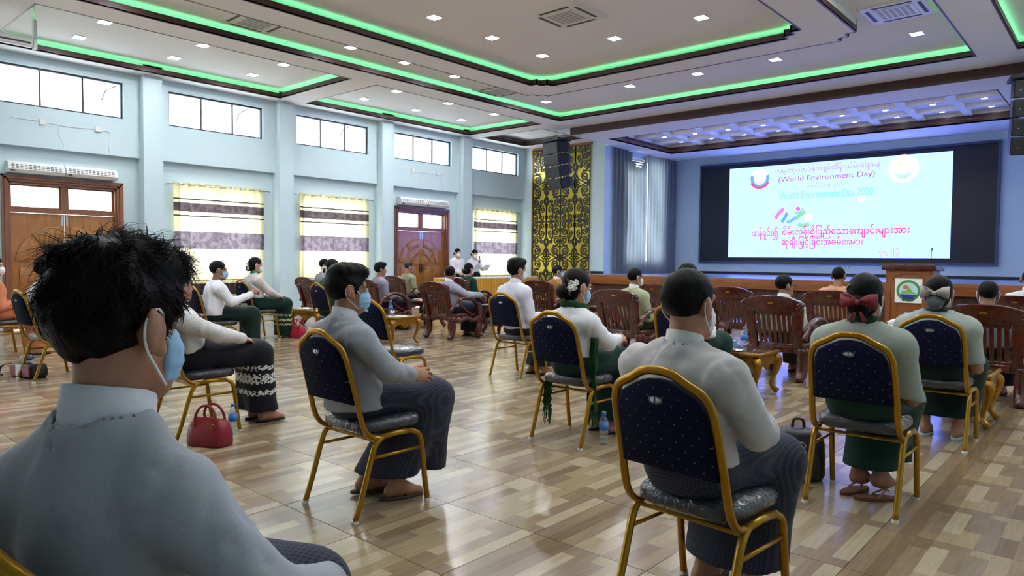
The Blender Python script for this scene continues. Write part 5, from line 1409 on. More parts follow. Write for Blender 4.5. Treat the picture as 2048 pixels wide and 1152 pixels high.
    for s in (-1, 1):
        wc = E[s]+(Wp[s]-E[s])*0.93*sleeve
        c.rc(sh[s], nb+np.array([s*0.045, -0.006, -0.026]), 0.058*bulk, 0.047).rc(sh[s], E[s], 0.064*bulk, 0.054, k=0.035).rc(E[s], wc, 0.053, 0.040, k=0.03)
    c.rc(ch, nb+np.array([0, -0.032, -0.035]), 0.10*bulk, 0.050)
    c.cut(ridges(seed, fold if not fem else fold*0.65))
    ncp, ncd = nb-np.array([0, -0.01, 0.10]), (hc-nb)
    def neck(F, X, Y, Z):
        t_ = (Z-np.float32(nb[2])); cx_, cy_ = 0.0, np.float32(nb[1])+t_*np.float32(0.12)
        D = np.sqrt(X**2+(Y-cy_)**2)-np.float32(neckr)
        D = np.maximum(D, np.float32(nb[2]-0.09)-Z-(Y-np.float32(nb[1]))*np.float32(-0.35))
        return np.maximum(F, -D)
    c.cut(neck)
    c.cut(lambda F, X, Y, Z: np.maximum(F, np.float32(hem)-Z+np.float32(0.006)*np.sin(X*25+np.float32(seed))))
    np_mesh('jacket' if not fem else 'blouse', [c.mesh()], fabric(top, kind=topk), t)
    # ---- longyi / skirt
    k = Field(max(vox, 0.010), 0.07)
    k.rc((0, 0, hipz), (0, -0.005, hipz+0.09), 0.146*bulk, 0.134*bulk, 1.25)
    km, am = (K[1]+K[-1])/2, (A[1]+A[-1])/2; am2 = am.copy(); am2[2] = skhem-0.02
    for s in (-1, 1):
        a2 = A[s].copy(); a2[2] = skhem-0.02; a2[1] += 0.015
        k.rc((s*0.066, 0, hipz-0.005), K[s], 0.092*bulk, 0.080).rc(K[s], a2, 0.080, 0.085).rc(K[s], (K[s][0], K[s][1]-0.02, skhem-0.02), 0.080, 0.060)
    k.rc((0, 0.02, hipz), km, 0.105, 0.088).rc(km, am2, 0.088, 0.10)
    k.cut(folds(seed+50, 0.006, (14, 22, 36)))
    k.cut(lambda F, X, Y, Z: np.maximum(F, np.float32(skhem)-Z))
    np_mesh('longyi' if not fem else 'long_skirt', [k.mesh()], fabric(skirt, kind=skirtk), t)
    # ---- hair
    if hair:
        hh = Field(hvox or min(vox, 0.009), 0.02)
        thick = {'short': 0.0, 'messy': 0.007, 'quiff': 0.010, 'bun': 0.004, 'bob': 0.008, 'thin': -0.006}[hair]
        hh.el(H((0, -0.016, 0.042)), (np.array([0.080, 0.100, 0.090])+thick*np.array([0.7, 0.8, 1.2]))*hs, Rh)
        if hair in ('messy', 'quiff'): hh.el(H((0, 0.045, 0.098)), np.array([0.062, 0.058, 0.042])*hs, Rh); hh.el(H((0.0, -0.02, 0.10)), np.array([0.072, 0.085, 0.045])*hs, Rh)
        if hair in ('bun', 'bob'): hh.el(H((0, -0.055, -0.02)), np.array([0.074, 0.060, 0.075])*hs, Rh)
        if hair == 'bun': hh.el(H((0, -0.115, -0.035)), np.array([0.056, 0.042, 0.050])*hs, Rh, 0.012)
        low = {'short': 0.0, 'messy': 0.0, 'quiff': 0.0, 'thin': 0.0, 'bun': 0.03, 'bob': 0.03}[hair]
        def hairline(F, X, Y, Z):
            u, v, w = Hc(X, Y, Z)
            g = (0.068+0.96*(v-0.084))-w                       # forehead-to-nape line
            g = np.minimum(g, np.maximum(np.maximum(v-(0.012), -0.10-low-w), 0.030-np.abs(u)-0*v) if False else g)
            back = np.maximum(v+0.028, -0.100-low-w)            # hair behind the ears down to the nape
            side = np.maximum(np.maximum(v-0.035, -(v-0.008)), -0.012-w)   # sideburns
            g = np.minimum(g, np.minimum(back, side))
            earhole = np.sqrt(((np.abs(u)-0.085)/0.9)**2+(v+0.008)**2*1.6+(w+0.004)**2)-0.034
            return np.maximum(np.maximum(F, g*np.float32(hs)), -earhole*np.float32(hs))
        ns = {'short': 0.0015, 'messy': 0.006, 'quiff': 0.004, 'bun': 0.0012, 'bob': 0.002, 'thin': 0.001}[hair]
        hh.cut(folds(seed+9, ns, (60, 95, 150))); hh.cut(hairline)
        V, Q = hh.mesh(); ho = np_mesh('hair', [(V, Q)], hair_mat(hairc), t)
        if strands:
            fc = V[Q].mean(1); nrm = np.cross(V[Q[:, 1]]-V[Q[:, 0]], V[Q[:, 2]]-V[Q[:, 0]]); nrm /= np.linalg.norm(nrm, axis=1)[:, None]+1e-9
            loc = (fc-hc) @ Rh/hs; ok = np.where((loc[:, 2] > -0.085) & (np.einsum('ij,ij->i', nrm, fc-H((0, -0.016, 0.03))) > 0))[0]
            pick = rs.choice(ok, strands); vs = []; fs = []
            cs = fc[rs.choice(ok, 170)]; cdir = rs.normal(size=(170, 3)); crown = H((0.01, -0.06, 0.13))
            for q in pick:
                p = fc[q]-nrm[q]*0.004; l = loc[q]; cl = nrm[q]; toplike = max(0.12, min(1.0, (l[2]+0.03)/0.09))
                ci = int(np.argmin(((cs-fc[q])**2).sum(1)))
                L = rs.uniform(0.022, 0.05)*(0.2+toplike**1.6*(0.95 if hair == 'messy' else 0.55))
                flow = fc[q]-crown; flow /= np.linalg.norm(flow)+1e-6
                flow = flow+cdir[ci]*(0.55 if hair == 'messy' else 0.25)+rs.normal(size=3)*0.10; flow -= cl*(flow@cl); flow /= np.linalg.norm(flow)+1e-6
                side = np.cross(flow, cl); w0 = rs.uniform(0.0008, 0.0017); base = len(vs); lift = rs.uniform(0.02, 0.24)*(1.0 if rs.random() < 0.93 else 3.0)
                curl = rs.normal()*0.35
                for j in range(5):
                    u = j/4; c0 = p+flow*L*u+cl*(L*lift*math.sin(1.9*u)-L*L*u*u*4.0*0.6)+side*L*curl*u*u; w_ = w0*(1-u*0.88)
                    vs += [c0-side*w_, c0+side*w_, c0+cl*w_]
                for j in range(4):
                    a = base+j*3
                    for m_ in range(3): fs.append((a+m_, a+(m_+1) % 3, a+3+(m_+1) % 3, a+3+m_))
            np_mesh('hair_strands', [(np.array(vs), np.array(fs))], hair_mat(hairc), ho)['kind'] = 'stuff'
    if face:
        for s in (-1, 1):
            e = MB().ball((0, 0, 0), (0.013*hs, 0.009*hs, 0.0075*hs), 10, 6).build('eye', 'paper', t, True); e.location = H((s*0.031, 0.0835, 0.008)); e.rotation_euler = (0, 0, R(hyaw))
            MB().ball((0, 0.006*hs, 0), (0.006*hs, 0.005*hs, 0.006*hs), 8, 5).build('pupil', 'black', e, True)
            eb = MB().tube([H((s*0.016, 0.090, 0.026)), H((s*0.032, 0.088, 0.031)), H((s*0.048, 0.078, 0.027))], [0.0025, 0.0035, 0.002], 6).build('eyebrow', hair_mat(hairc), t, True)
    # ---- mask
    if mask:
        mf = Field(0.006 if vox < 0.016 else 0.009, 0.01); mf.el(H((0, 0.034, -0.046)), np.array([0.066, 0.078, 0.072])*hs, Rh)
        def mclip(F, X, Y, Z):
            u, v, w = Hc(X, Y, Z); g = np.maximum(np.maximum(w-0.004-np.float32(0.25)*(v-0.1), -0.114-w), 0.034-v+np.float32(0.15)*np.abs(w+0.05))
            return np.maximum(F+np.float32(0.0012)*np.sin(w*260), g*np.float32(hs))
        mf.cut(mclip); mo = np_mesh('face_mask', [mf.mesh()], fabric(MASKC[mask]), t)
        for s in (-1, 1):
            q = smooth_path([H((s*0.064, 0.040, -0.014)), H((s*0.078, 0.012, 0.020)), H((s*0.087, -0.014, 0.034)), H((s*0.090, -0.036, 0.012)), H((s*0.087, -0.030, -0.025)), H((s*0.078, -0.002, -0.055)), H((s*0.062, 0.036, -0.088))], 4)
            MB().tube([tuple(p) for p in q], 0.0022*max(1, hs), 6).build('ear_loop', fabric((238, 240, 240)), mo, True)
    # ---- collar
    if collar:
        m = MB(); n = 32; v = []; f = []
        for r_, dz in ((neckr-0.003, -0.05), (neckr-0.004, 0.010), (neckr-0.006, 0.048), (neckr-0.011, 0.048), (neckr-0.011, -0.05)):
            for i in range(n):
                a = 2*math.pi*i/n; sy = math.sin(a)
                v.append((r_*math.cos(a)*1.04, nb[1]+0.004+r_*sy*1.02+dz*0.12, nb[2]+0.008+dz-0.022*(1+sy)+0.02*(1-abs(sy))*0.3))
        for r_ in range(4):
            for i in range(n): f.append((r_*n+i, r_*n+(i+1) % n, (r_+1)*n+(i+1) % n, (r_+1)*n+i))
        m.add(v, f).build('collar', fabric(collar), t, True)
    # ---- footwear
    if foot == 'sandal':
        for s in (-1, 1):
            fd = np.array([footdir[0], footdir[1], 0.0]); c0 = A[s]+fd*0.035; z0 = max(A[s][2]-0.085, 0.0)
            q = []
            for i in range(16):
                a = 2*math.pi*i/16; q.append((0.042*math.cos(a)*(1+0.15*math.sin(a)), 0.125*math.sin(a)))
            so_ = MB().prism(q, 'z', 0.0, 0.016).build('sandal', fabric((30, 24, 22)) if sandalc == 'black' else fabric(sandalc), t, bevel=0.004)
            so_.location = (c0[0], c0[1], z0); so_.rotation_euler = (0, 0, math.atan2(-footdir[0], footdir[1]))
            MB().tube(smooth_path([(-0.038, 0.0, 0.02), (-0.015, 0.045, 0.062), (0.0, 0.075, 0.05), (0.015, 0.045, 0.062), (0.038, 0.0, 0.02)], 4), 0.006, 6, flat=(0.6, 1.4)).build('sandal_strap', fabric((38, 28, 26)), so_, True)
    return t, H, hc, nb, Rh
# ================================================================== PEOPLE
GREY = (158, 160, 168); WHITE = (226, 226, 232); DGRN = (18, 46, 38); CHK = (44, 46, 58)
def on_chair(key, off=0.20, rot=0.0):
    x, y, rz, _ = (CH.get(key) or ARMS.get(key)); a = R(rz)
    return x-math.sin(a)*off, y+math.cos(a)*off, rz+rot
def petals(parent, name, pts, r, mat, n=5, seed=0):
    rr = random.Random(seed)
    for p in pts:
        m = MB()
        for k in range(n):
            a = 2*math.pi*k/n+rr.random(); m.ball((p[0]+math.cos(a)*r*0.8, p[1]+rr.uniform(-.3, .3)*r, p[2]+math.sin(a)*r*0.8), (r*0.62, r*0.4, r*0.5), 8, 5)
        m.ball(p, r*0.4, 8, 5); m.build(name, mat, parent, True)
M['petal'] = plain('white_petal', (0.82, 0.80, 0.72), 0.6, var=0.05)
M['leaf'] = plain('green_leaf', srgb(40, 90, 40), 0.5)
M['orangefl'] = plain('orange_petal', srgb(220, 140, 40), 0.6)
M['plaid'] = plain('red_plaid_ribbon', srgb(130, 28, 42), 0.6, var=0.5, scale=60)
M['silverbow'] = plain('silver_ribbon', srgb(168, 160, 152), 0.4, var=0.15, scale=40)
M['lace_grey'] = plain('grey_hair_net', srgb(80, 86, 92), 0.8, var=0.3, scale=120)
M['greenscarf'] = plain('green_knit', srgb(22, 74, 40), 0.95, var=0.3, scale=150, bump=0.6, bscale=180)
def bow(t, H, mat, w=0.075, h=0.05, c=(0, -0.125, 0.0), tails=True):
    m = MB()
    P = lambda x, z, d=0.0: tuple(H((c[0]+x, c[1]-d, c[2]+z)))
    for s in (-1, 1):
        v = []; prof = [(0.004, 0.010), (0.02, 0.022), (0.05, 0.040), (w, h*0.85), (w*1.02, 0.0), (w*0.96, -h*0.7), (0.05, -0.026), (0.02, -0.016), (0.004, -0.010)]
        n = len(prof)
        v = [P(s*x, z, 0.012+0.018*math.sin(math.pi*min(1, x/w))) for x, z in prof]+[P(s*x, z, 0.0) for x, z in prof]
        m.add(v, [tuple(range(n)), tuple(range(2*n-1, n-1, -1))]+[(i, (i+1) % n, (i+1) % n+n, i+n) for i in range(n)])
    b = m.build('hair_bow', mat, t, True)
    MB().ball(P(0, 0, 0.02), 0.014, 8, 6).build('bow_knot', mat, b, True)
    if tails:
        for s in (-1, 1):
            q = [P(s*0.006, -0.008, 0.012), P(s*0.02, -0.05, 0.016), P(s*0.045, -0.095, 0.01), P(s*0.025, -0.10, 0.01), P(s*0.004, -0.05, 0.016)]
            q2 = [P(s*0.006, -0.008, 0.008), P(s*0.02, -0.05, 0.012), P(s*0.045, -0.095, 0.006), P(s*0.025, -0.10, 0.006), P(s*0.004, -0.05, 0.012)]
            MB().add(q+q2, [(0, 1, 2, 3, 4), (9, 8, 7, 6, 5)]+[(i, (i+1) % 5, (i+1) % 5+5, i+5) for i in range(5)]).build('bow_tail', mat, b)
    return b

# --- man nearest the camera
person('man in grey jacket nearest the camera, messy black hair, back turned', -1.235, 0.415, 28, hz=1.15, vox=0.008, hvox=0.0045, top=GREY, skirt=CHK, skirtk='check', skin=(146, 102, 78), hair='messy', strands=6500, mask='blue', collar=(214, 212, 222), lean=-0.01, hyaw=-5, hpitch=-4, hs=1.04, shdrop=0.034, fold=0.011, seed=3, bulk=0.86, neckr=0.072, el=(0.30, -0.01, 0.735), wr=(0.27, 0.22, 0.66))
# --- masked man in grey in the middle
x, y, rz = on_chair('mid_man')
person('man in grey jacket and light blue mask looking right, hand on lap', x-0.03, y-0.03, rz-4, hz=1.10, vox=0.010, hvox=0.0065, top=GREY, skirt=CHK, skirtk='check', skin=(146, 100, 74), hair='quiff', strands=900, mask='blue', collar=(226, 222, 236), hyaw=-18, face=True, lean=-0.06,
       el=(0.24, 0.04, 0.72), wr=(0.19, 0.21, 0.665), hr=((0.25, 1, 0.02), (0.9, 0.0, 0.5)), knee=(0.10, 0.46, 0.515), ankle=(0.085, 0.13, 0.095), ankR=(0.085, 0.20, 0.085), skhem=0.12, seed=11, footdir=(0.25, 0.97), sandalc=(74, 62, 52))
# --- large white-shirted man in front
x, y, rz = on_chair('white_man')
person('broad man in white shirt and dark checked longyi seen from behind', x-0.035, y-0.02, rz-4, hz=1.11, vox=0.010, hvox=0.0065, top=(200, 195, 195), skirt=CHK, skirtk='check', skin=(150, 104, 80), hair='short', strands=700, mask='white', collar=(220, 216, 216), bulk=1.05, seed=21, hs=1.03, hem=0.575,
       el=(0.245, 0.05, 0.70), wr=(0.13, 0.25, 0.67), knee=(0.12, 0.39, 0.52), ankle=(0.10, 0.26, 0.09), skhem=0.13)
# --- woman with flower and green shawl
x, y, rz = on_chair('flower')
t, H, hc, nb, Rh = person('woman in white blouse with white flower in hair and green shawl', x, y, rz-6, hz=1.07, hs=1.05, lean=0.0, vox=0.011, hvox=0.007, fem=True, top=(232, 230, 234), skirt=(20, 52, 46), skin=(170, 122, 96), hair='bun', mask='blue', seed=31, hem=0.60,
       el=(0.215, 0.12, 0.70), wr=(0.13, 0.33, 0.70), hr=((-0.1, 1, 0.1), (0.7, -0.1, 0.7)), ankle=(0.08, 0.36, 0.085), face=True, hpitch=-8, hyaw=-10)
petals(t, 'hair_flower', [H((0.062, -0.098, 0.018)), H((0.078, -0.088, 0.0)), H((0.066, -0.105, -0.012)), H((0.08, -0.08, 0.028))], 0.021, 'petal')
for a, b in (((0.045, -0.115, 0.0), (0.035, -0.125, -0.055)), ((0.06, -0.11, 0.02), (0.03, -0.12, 0.06)), ((0.05, -0.11, -0.02), (0.075, -0.10, -0.065))):
    p, q = H(a), H(b); m = (p+q)/2; MB().add([p, m+np.array([0.012, -0.004, 0.004]), q, m+np.array([-0.012, -0.004, -0.004]), m+np.array([0, 0.004, 0])], [(0, 1, 4), (1, 2, 4), (2, 3, 4), (3, 0, 4), (0, 3, 2, 1)]).build('hair_leaf', 'leaf', t)
hp = MB()
for k in range(4): hp.ball(H((-0.05-0.006*k, -0.118+0.006*k, 0.035-0.022*k)), 0.006, 6, 4)
hp.build('hair_pin', 'chrome', t, True)
sc_ = MB(); n = 28
for k in range(n):
    a = 2*math.pi*k/n; sc_.ball((0.082*math.cos(a), nb[1]+0.078*math.sin(a), nb[2]+0.012-0.02*math.sin(a)+random.uniform(-.004, .004)), (0.022, 0.02, 0.024), 7, 5)
sh_ = sc_.build('shawl', 'greenscarf', t, True)
def hang(x, y, z0, z1, w, seedv, fringe=0.12, y1=None):
    rr = random.Random(seedv); m = MB(); n = 14; v = []; f = []; nz_ = 16; y1 = y if y1 is None else y1
    for j in range(nz_+1):
        for i in range(n+1):
            u = i/n-0.5; z = z0+(z1-z0)*j/nz_; yy = y+(y1-y)*j/nz_
            v.append((x+u*w*(0.8+0.2*j/nz_)+0.004*math.sin(j*1.3), yy+0.014*math.sin(i*1.9+j*0.4), z))
    for j in range(nz_):
        for i in range(n):
            if rr.random() < 0.16 and j > 9: continue
            q = j*(n+1)+i; f.append((q, q+1, q+n+2, q+n+1))
    m.add(v, f); m.build('shawl_end', 'greenscarf', sh_)
    for i in range(12):
        xx = x+(i/11-0.5)*w; L = fringe*rr.uniform(0.7, 1.1)
        MB().tube([(xx, y1, z1), (xx+rr.uniform(-.01, .01), y1+rr.uniform(-.01, .01), z1-L*0.5), (xx+rr.uniform(-.015, .015), y1, z1-L)], [0.004, 0.004, 0.002], 5).build('fringe', 'greenscarf', sh_)
hang(0.205, -0.02, 0.74, 0.24, 0.075, 3, y1=-0.03)
hang(-0.145, -0.105, 0.40, 0.22, 0.075, 4)
# --- girl with red bow
x, y, rz = on_chair('red_bow')
t, H, hc, nb, Rh = person('girl in sage cardigan with red plaid bow on her bun', x, y, rz, hz=1.08, vox=0.011, hvox=0.007, fem=True, top=(150, 156, 146), skirt=(20, 50, 40), skin=(128, 86, 66), hair='bun', mask='white', seed=41, hem=0.58, collar=(22, 52, 38), neckr=0.075, bulk=1.16, knee=(0.10, 0.42, 0.51), ankle=(0.055, 0.16, 0.13), skhem=0.16, hs=1.02, foot=None, footdir=(0.3, 0.5))
bow(t, H, 'plaid', 0.085, 0.05, (0.005, -0.135, -0.01))
MB().tube([H((-0.075, -0.075, 0.05)), H((-0.05, -0.10, 0.075))], 0.004, 6).build('hair_clip', 'chrome', t)
for k_, (sx, sy, rr_) in enumerate(((0.05, 0.10, -50), (-0.07, 0.16, -20))):
    so_ = thing('sandal', ('brown sandal slipped off under the girl with red bow' if k_ == 0 else 'brown sandal on edge behind the bare feet of girl with red bow'), 'sandal', (x+sx, y+sy, 0), R(rr_), 'brown sandals')
    MB().prism([(0.04*math.cos(R(a)), 0.115*math.sin(R(a))) for a in range(0, 360, 24)], 'z', 0, 0.018).build('sole', fabric((110, 66, 48)), so_, bevel=0.004)
    MB().tube(smooth_path([(-0.036, 0.0, 0.02), (-0.01, 0.05, 0.055), (0.0, 0.07, 0.05), (0.01, 0.05, 0.055), (0.036, 0.0, 0.02)], 4), 0.006, 6).build('strap', fabric((150, 110, 80)), so_, True)
# --- girl with silver bow
x, y, rz = on_chair('silver_bow')
t, H, hc, nb, Rh = person('girl in pale sage top with silver bow in her hair', x, y, rz, hz=1.05, vox=0.012, hvox=0.008, fem=True, top=(156, 164, 156), skirt=(16, 34, 30), skin=(140, 96, 74), hair='bun', mask='white', seed=51, hem=0.58, collar=(32, 56, 44), neckr=0.078, bulk=1.22, hs=1.03, ankle=(0.10, 0.22, 0.085), knee=(0.15, 0.40, 0.52), skhem=0.16, sandalc=(190, 190, 200))
bow(t, H, 'silverbow', 0.085, 0.055, (0, -0.14, 0.015))
MB().ball(H((0, -0.13, -0.05)), (0.055, 0.04, 0.055), 12, 8).build('hair_net', 'lace_grey', t, True)
# --- short-haired man in white
x, y, rz = on_chair('short_man')
person('young man in white shirt with neat short hair before gold panel', x, y, rz-8, hz=1.145, vox=0.012, hvox=0.008, top=(222, 222, 234), skirt=(22, 34, 36), skin=(150, 108, 82), hair='quiff', strands=300, mask='white', collar=(226, 226, 236), hyaw=-12, seed=61, hem=0.53, ankle=(0.09, 0.30, 0.085), face=True)
# --- woman hidden behind the big head
x, y, rz = on_chair('hidden_w')
t, H, hc, nb, Rh = person('woman in white blouse and green skirt behind the big dark head', x, y, rz-4, hz=1.12, vox=0.014, fem=True, top=(232, 232, 238), skirt=(20, 56, 46), skin=(150, 108, 84), hair='bun', seed=71, hem=0.60, hyaw=-10)
petals(t, 'hair_flower', [H((0.085, -0.07, -0.03)), H((0.088, -0.08, -0.055))], 0.02, 'orangefl')
# --- left block
x, y, rz = on_chair('black_skirt')
person('woman in white lace blouse and black skirt with white wave bands', x, y, rz, hz=1.06, lean=-0.11, hyaw=10, vox=0.011, hvox=0.009, fem=True, top=(218, 214, 214), topk='lace', skirt=(24, 25, 32), skirtk='bandwhite', skin=(150, 106, 84), hair='bun', seed=81, hem=0.58, wr=(0.13, 0.33, 0.665), el=(0.22, 0.10, 0.72), knee=(0.09, 0.48, 0.53), ankle=(0.08, 0.54, 0.085), skhem=0.09)
x, y, rz = on_chair('far_white')
person('man in white shirt half hidden behind the nearest head', x, y, rz, hz=1.11, vox=0.014, top=(216, 218, 230), skirt=(20, 42, 36), skin=(140, 100, 76), hair='short', seed=91, hem=0.54)
x, y, rz = on_chair('orange')
person('woman in orange dress with dark red spots and white mask', x, y, rz, hz=1.12, vox=0.013, fem=True, top=(206, 124, 88), topk='spots', skirt=(206, 120, 86), skirtk='spots', skin=(160, 118, 94), hair='bob', mask='white', seed=101, hyaw=-15, face=True, bulk=1.1, hem=0.52)
x, y, rz = on_chair('pen_man')
person('man in white shirt with blue mask holding a pen', x, y, rz-4, hz=1.09, vox=0.012, hvox=0.008, top=(232, 232, 240), skirt=(20, 42, 36), skin=(128, 88, 66), hair='short', mask='blue', seed=111, hem=0.53, lean=0.05, hyaw=-10, face=True, el=(0.24, 0.16, 0.70), wr=(0.20, 0.42, 0.79), hr=((-0.1, 0.8, 0.6), (0.6, -0.7, 0.4)), hand='grip', knee=(0.10, 0.47, 0.52), ankle=(0.09, 0.46, 0.085), bulk=1.03)
ca, sa = math.cos(R(rz-4)), math.sin(R(rz-4)); px_, py_ = x+0.18*ca-0.50*sa, y+0.18*sa+0.50*ca
t = thing('pen', 'white pen in the hand of the note-taking man', 'pen', (px_, py_, 0.865), 0); MB().tube([(0.0, 0.03, -0.03), (0.0, -0.09, 0.055)], 0.005, 6).build('barrel', 'paper', t); MB().tube([(0.0, 0.03, -0.03), (0, 0.042, -0.0385)], [0.004, 0.001], 6).build('tip', 'black', t)
x, y, rz = on_chair('purple')
t, H, hc, nb, Rh = person('woman in dark purple half hidden beyond the note-taking man', x, y, rz, hz=1.08, vox=0.016, fem=True, top=(44, 34, 84), skirt=(40, 32, 70), skin=(150, 108, 84), hair='bun', seed=121)
petals(t, 'hair_flower', [H((0.07, -0.09, 0.02)), H((0.05, -0.11, 0.0))], 0.02, 'petal')
x, y, rz = on_chair('green_w')
t, H, hc, nb, Rh = person('woman in pale sheer blouse and dark green skirt with cream bands', x, y, rz, hz=1.135, vox=0.012, hvox=0.008, fem=True, top=(214, 204, 204), skirt=(14, 44, 34), skirtk='bandcream', skin=(178, 132, 108), hair='bun', mask='white', seed=131, hem=0.64, collar=(40, 130, 80), hyaw=-12, face=True, el=(0.205, 0.10, 0.74), wr=(0.15, 0.28, 0.665), ankle=(0.09, 0.46, 0.085), knee=(0.09, 0.44, 0.53), skhem=0.03, foot=None)
petals(t, 'hair_flower', [H((0.03, -0.14, 0.03)), H((0.04, -0.14, -0.005)), H((0.045, -0.135, -0.04))], 0.02, 'petal')
x, y, rz = on_chair('dark_green'); x -= 0.10
t, H, hc, nb, Rh = person('woman in dark green with a ring of white flowers in her hair', x, y, rz, hz=1.12, vox=0.014, fem=True, top=(26, 58, 46), skirt=(20, 44, 38), skin=(160, 116, 92), hair='bun', seed=141, lean=0.04)
petals(t, 'hair_flower', [H((0.05*math.cos(a)+0.01, -0.15, -0.03+0.05*math.sin(a))) for a in [k*1.05 for k in range(6)]], 0.018, 'petal')
# --- people in the armchairs (seat height 0.40)
def arm_person(key, label, dx=0.0, rot=0.0, **k):
    x, y, rz = on_chair(key, 0.24); k.setdefault('hipz', 0.49); k.setdefault('vox', 0.017); k.setdefault('hvox', 0.010)
    k.setdefault('knee', (0.12, 0.44, 0.47)); k.setdefault('el', None)
    return person(label, x+dx, y, rz+rot, **k)
arm_person('a1', 'man in grey jacket seated by the left curtain', dx=0.12, hz=1.12, top=(150, 150, 162), skin=(130, 92, 70), hair='short', seed=201, rot=-5, hyaw=-25, collar=WHITE)
arm_person('a5', 'man in grey jacket behind the masked man\'s face', hz=1.06, top=(140, 142, 158), skin=(140, 98, 76), hair='quiff', seed=202, hyaw=-15, rot=-8)
arm_person('a2', 'man in khaki jacket with cropped grey hair before the far door', dx=0.1, hz=1.08, top=(150, 148, 120), skin=(140, 98, 76), hair='thin', hairc=(50, 52, 54), seed=203, hyaw=-20, rot=-8)
arm_person('a3', 'man in pale grey jacket resting his right arm on the chair arm', dx=0.02, hz=1.03, top=(158, 162, 180), skirt=(34, 40, 56), skin=(134, 94, 72), hair='short', mask='white', seed=204, rot=-4, hyaw=35, collar=WHITE, el=(0.30, 0.10, 0.70), wr=(0.335, 0.36, 0.69), hr=((0.05, 1, -0.5), (0.2, 0.4, 1)), vox=0.013, hvox=0.009, ankle=(0.12, 0.45, 0.085), skhem=0.08)
t, H, hc, nb, Rh = arm_person('a4', 'woman in dark green with a green flower in her hair', hz=1.06, fem=True, top=(26, 58, 44), skin=(160, 116, 92), hair='bun', seed=205, mask='white')
petals(t, 'hair_flower', [H((-0.05, -0.13, 0.0)), H((-0.03, -0.14, -0.03))], 0.022, 'leaf')
arm_person('a6', 'man in mustard jacket with blue mask before the gold panel', dx=0.18, hz=1.05, top=(164, 112, 54), skin=(120, 84, 64), hair='short', hairc=(28, 26, 26), mask='blue', seed=206, hyaw=-30, rot=-10, collar=WHITE, face=True)
arm_person('a7', 'man in pale green jacket with white collar, right of the flower-haired woman', dx=0.06, hz=1.045, top=(170, 178, 140), skirt=(34, 70, 50), skin=(140, 98, 76), hair='short', seed=207, hyaw=-14, mask='white', collar=WHITE, rot=-6)
arm_person('a8', 'grey-haired person just showing above the big dark head', dx=0.35, hz=1.10, top=(190, 190, 180), skin=(140, 98, 76), hair='short', hairc=(120, 112, 104), seed=208)
t, H, hc, nb, Rh = arm_person('a10', 'man with glasses turning right in the armchair by gilt table', dx=-0.02, hz=1.0, top=(206, 200, 190), skirt=(60, 54, 48), skin=(140, 98, 76), hair='short', seed=209, hyaw=-32, collar=WHITE, face=True, ankle=(0.12, 0.50, 0.085))
gl = MB()
for s_ in (-1, 1):
    gl.tube([H((s_*0.033+0.022*math.cos(q), 0.104, 0.006+0.016*math.sin(q))) for q in [2*math.pi*k/14 for k in range(14)]], 0.0018, 5, True)
    gl.tube([H((s_*0.055, 0.102, 0.008)), H((s_*0.080, 0.05, 0.012)), H((s_*0.086, -0.015, 0.012))], 0.002, 5)
gl.tube([H((-0.011, 0.105, 0.008)), H((0.011, 0.105, 0.008))], 0.002, 5)
gl.build('glasses', 'black', t)
arm_person('a11', 'person in peach jacket hidden beyond the red bow', hz=1.08, top=(200, 150, 110), skin=(140, 98, 76), hair='short', seed=210)
arm_person('a12', 'man with close dark hair in the right armchair', dx=-0.02, hz=0.985, top=(150, 156, 166), skin=(134, 94, 72), hair='short', seed=211, hyaw=12, mask='white')
arm_person('a13', 'man in pale shirt at the right edge before the stage', dx=0.10, hz=1.08, top=(206, 206, 206), skin=(134, 94, 72), hair='thin', hairc=(30, 28, 28), seed=212, collar=WHITE)
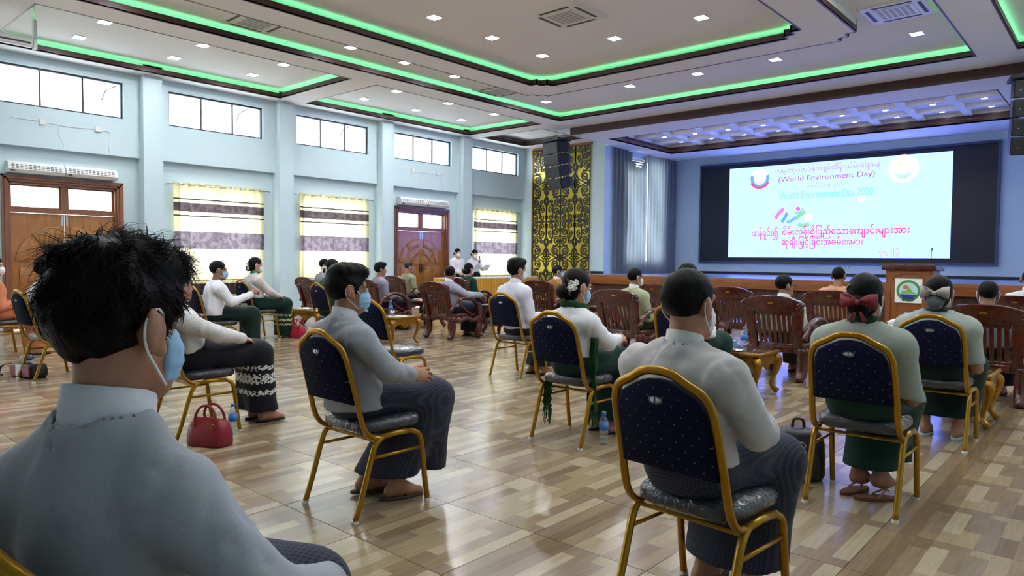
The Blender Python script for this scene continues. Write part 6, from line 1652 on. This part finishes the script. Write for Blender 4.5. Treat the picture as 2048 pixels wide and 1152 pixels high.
# --- standing women at the skirted table
sk_ = dict(hipz=0.84, stand=True, fem=True, top=(226, 222, 230), skirt=(24, 28, 40), skin=(196, 156, 134), hair='bun', mask='white', vox=0.014, hvox=0.009, face=True, knee=(0.09, 0.03, 0.45), ankle=(0.09, 0.0, 0.085), hs=0.93)
person('woman in white standing with hands folded beside the speaker', -13.32, 12.88, -96, hz=1.42, hem=0.80, seed=301, el=(0.21, 0.03, 1.0), wr=(0.06, 0.17, 0.90), ell=(-0.21, 0.03, 1.0), wl=(-0.05, 0.18, 0.90), hr=((-1, 0.3, -0.2), (0, 1, 0.2)), hl=((1, 0.3, -0.2), (0, 1, 0.2)), hpitch=-10, **sk_)
person('woman in white standing and speaking into a microphone', -13.32, 13.52, -96, hz=1.40, hem=0.78, seed=302, el=(0.21, 0.08, 1.0), wr=(0.06, 0.20, 1.19), hr=((-0.25, 0.5, 0.8), (0.3, -0.9, 0.6)), hand='grip', ell=(-0.23, 0.06, 1.0), wl=(-0.12, 0.24, 1.04), hpitch=-12, **sk_)
ang = R(-96); lw = lambda u, v: (-13.32+u*math.cos(ang)-v*math.sin(ang), 13.52+u*math.sin(ang)+v*math.cos(ang))
mx, my = lw(0.035, 0.245); t = thing('handheld_microphone', 'black handheld microphone at the speaking woman\'s mouth', 'microphone', (mx, my, 1.19), 0)
MB().tube([(0, 0, -0.03), (-0.01, 0, 0.12)], [0.012, 0.016], 10).build('grip', 'black', t, True); MB().ball((-0.012, 0, 0.14), 0.025, 10, 8).build('grille', 'black_metal', t, True)
mx, my = lw(-0.10, 0.36); t = thing('script_paper', 'white sheet held by the speaking woman', 'paper', (mx, my, 1.06), ang)
MB().add([(-0.10, 0.06, 0.06), (0.10, 0.06, 0.06), (0.10, -0.06, -0.10), (-0.10, -0.06, -0.10), (-0.10, 0.062, 0.058), (0.10, 0.062, 0.058), (0.10, -0.058, -0.102), (-0.10, -0.058, -0.102)], [(0, 1, 2, 3), (7, 6, 5, 4), (0, 4, 5, 1), (1, 5, 6, 2), (2, 6, 7, 3), (3, 7, 4, 0)]).build('sheet', 'paper', t)
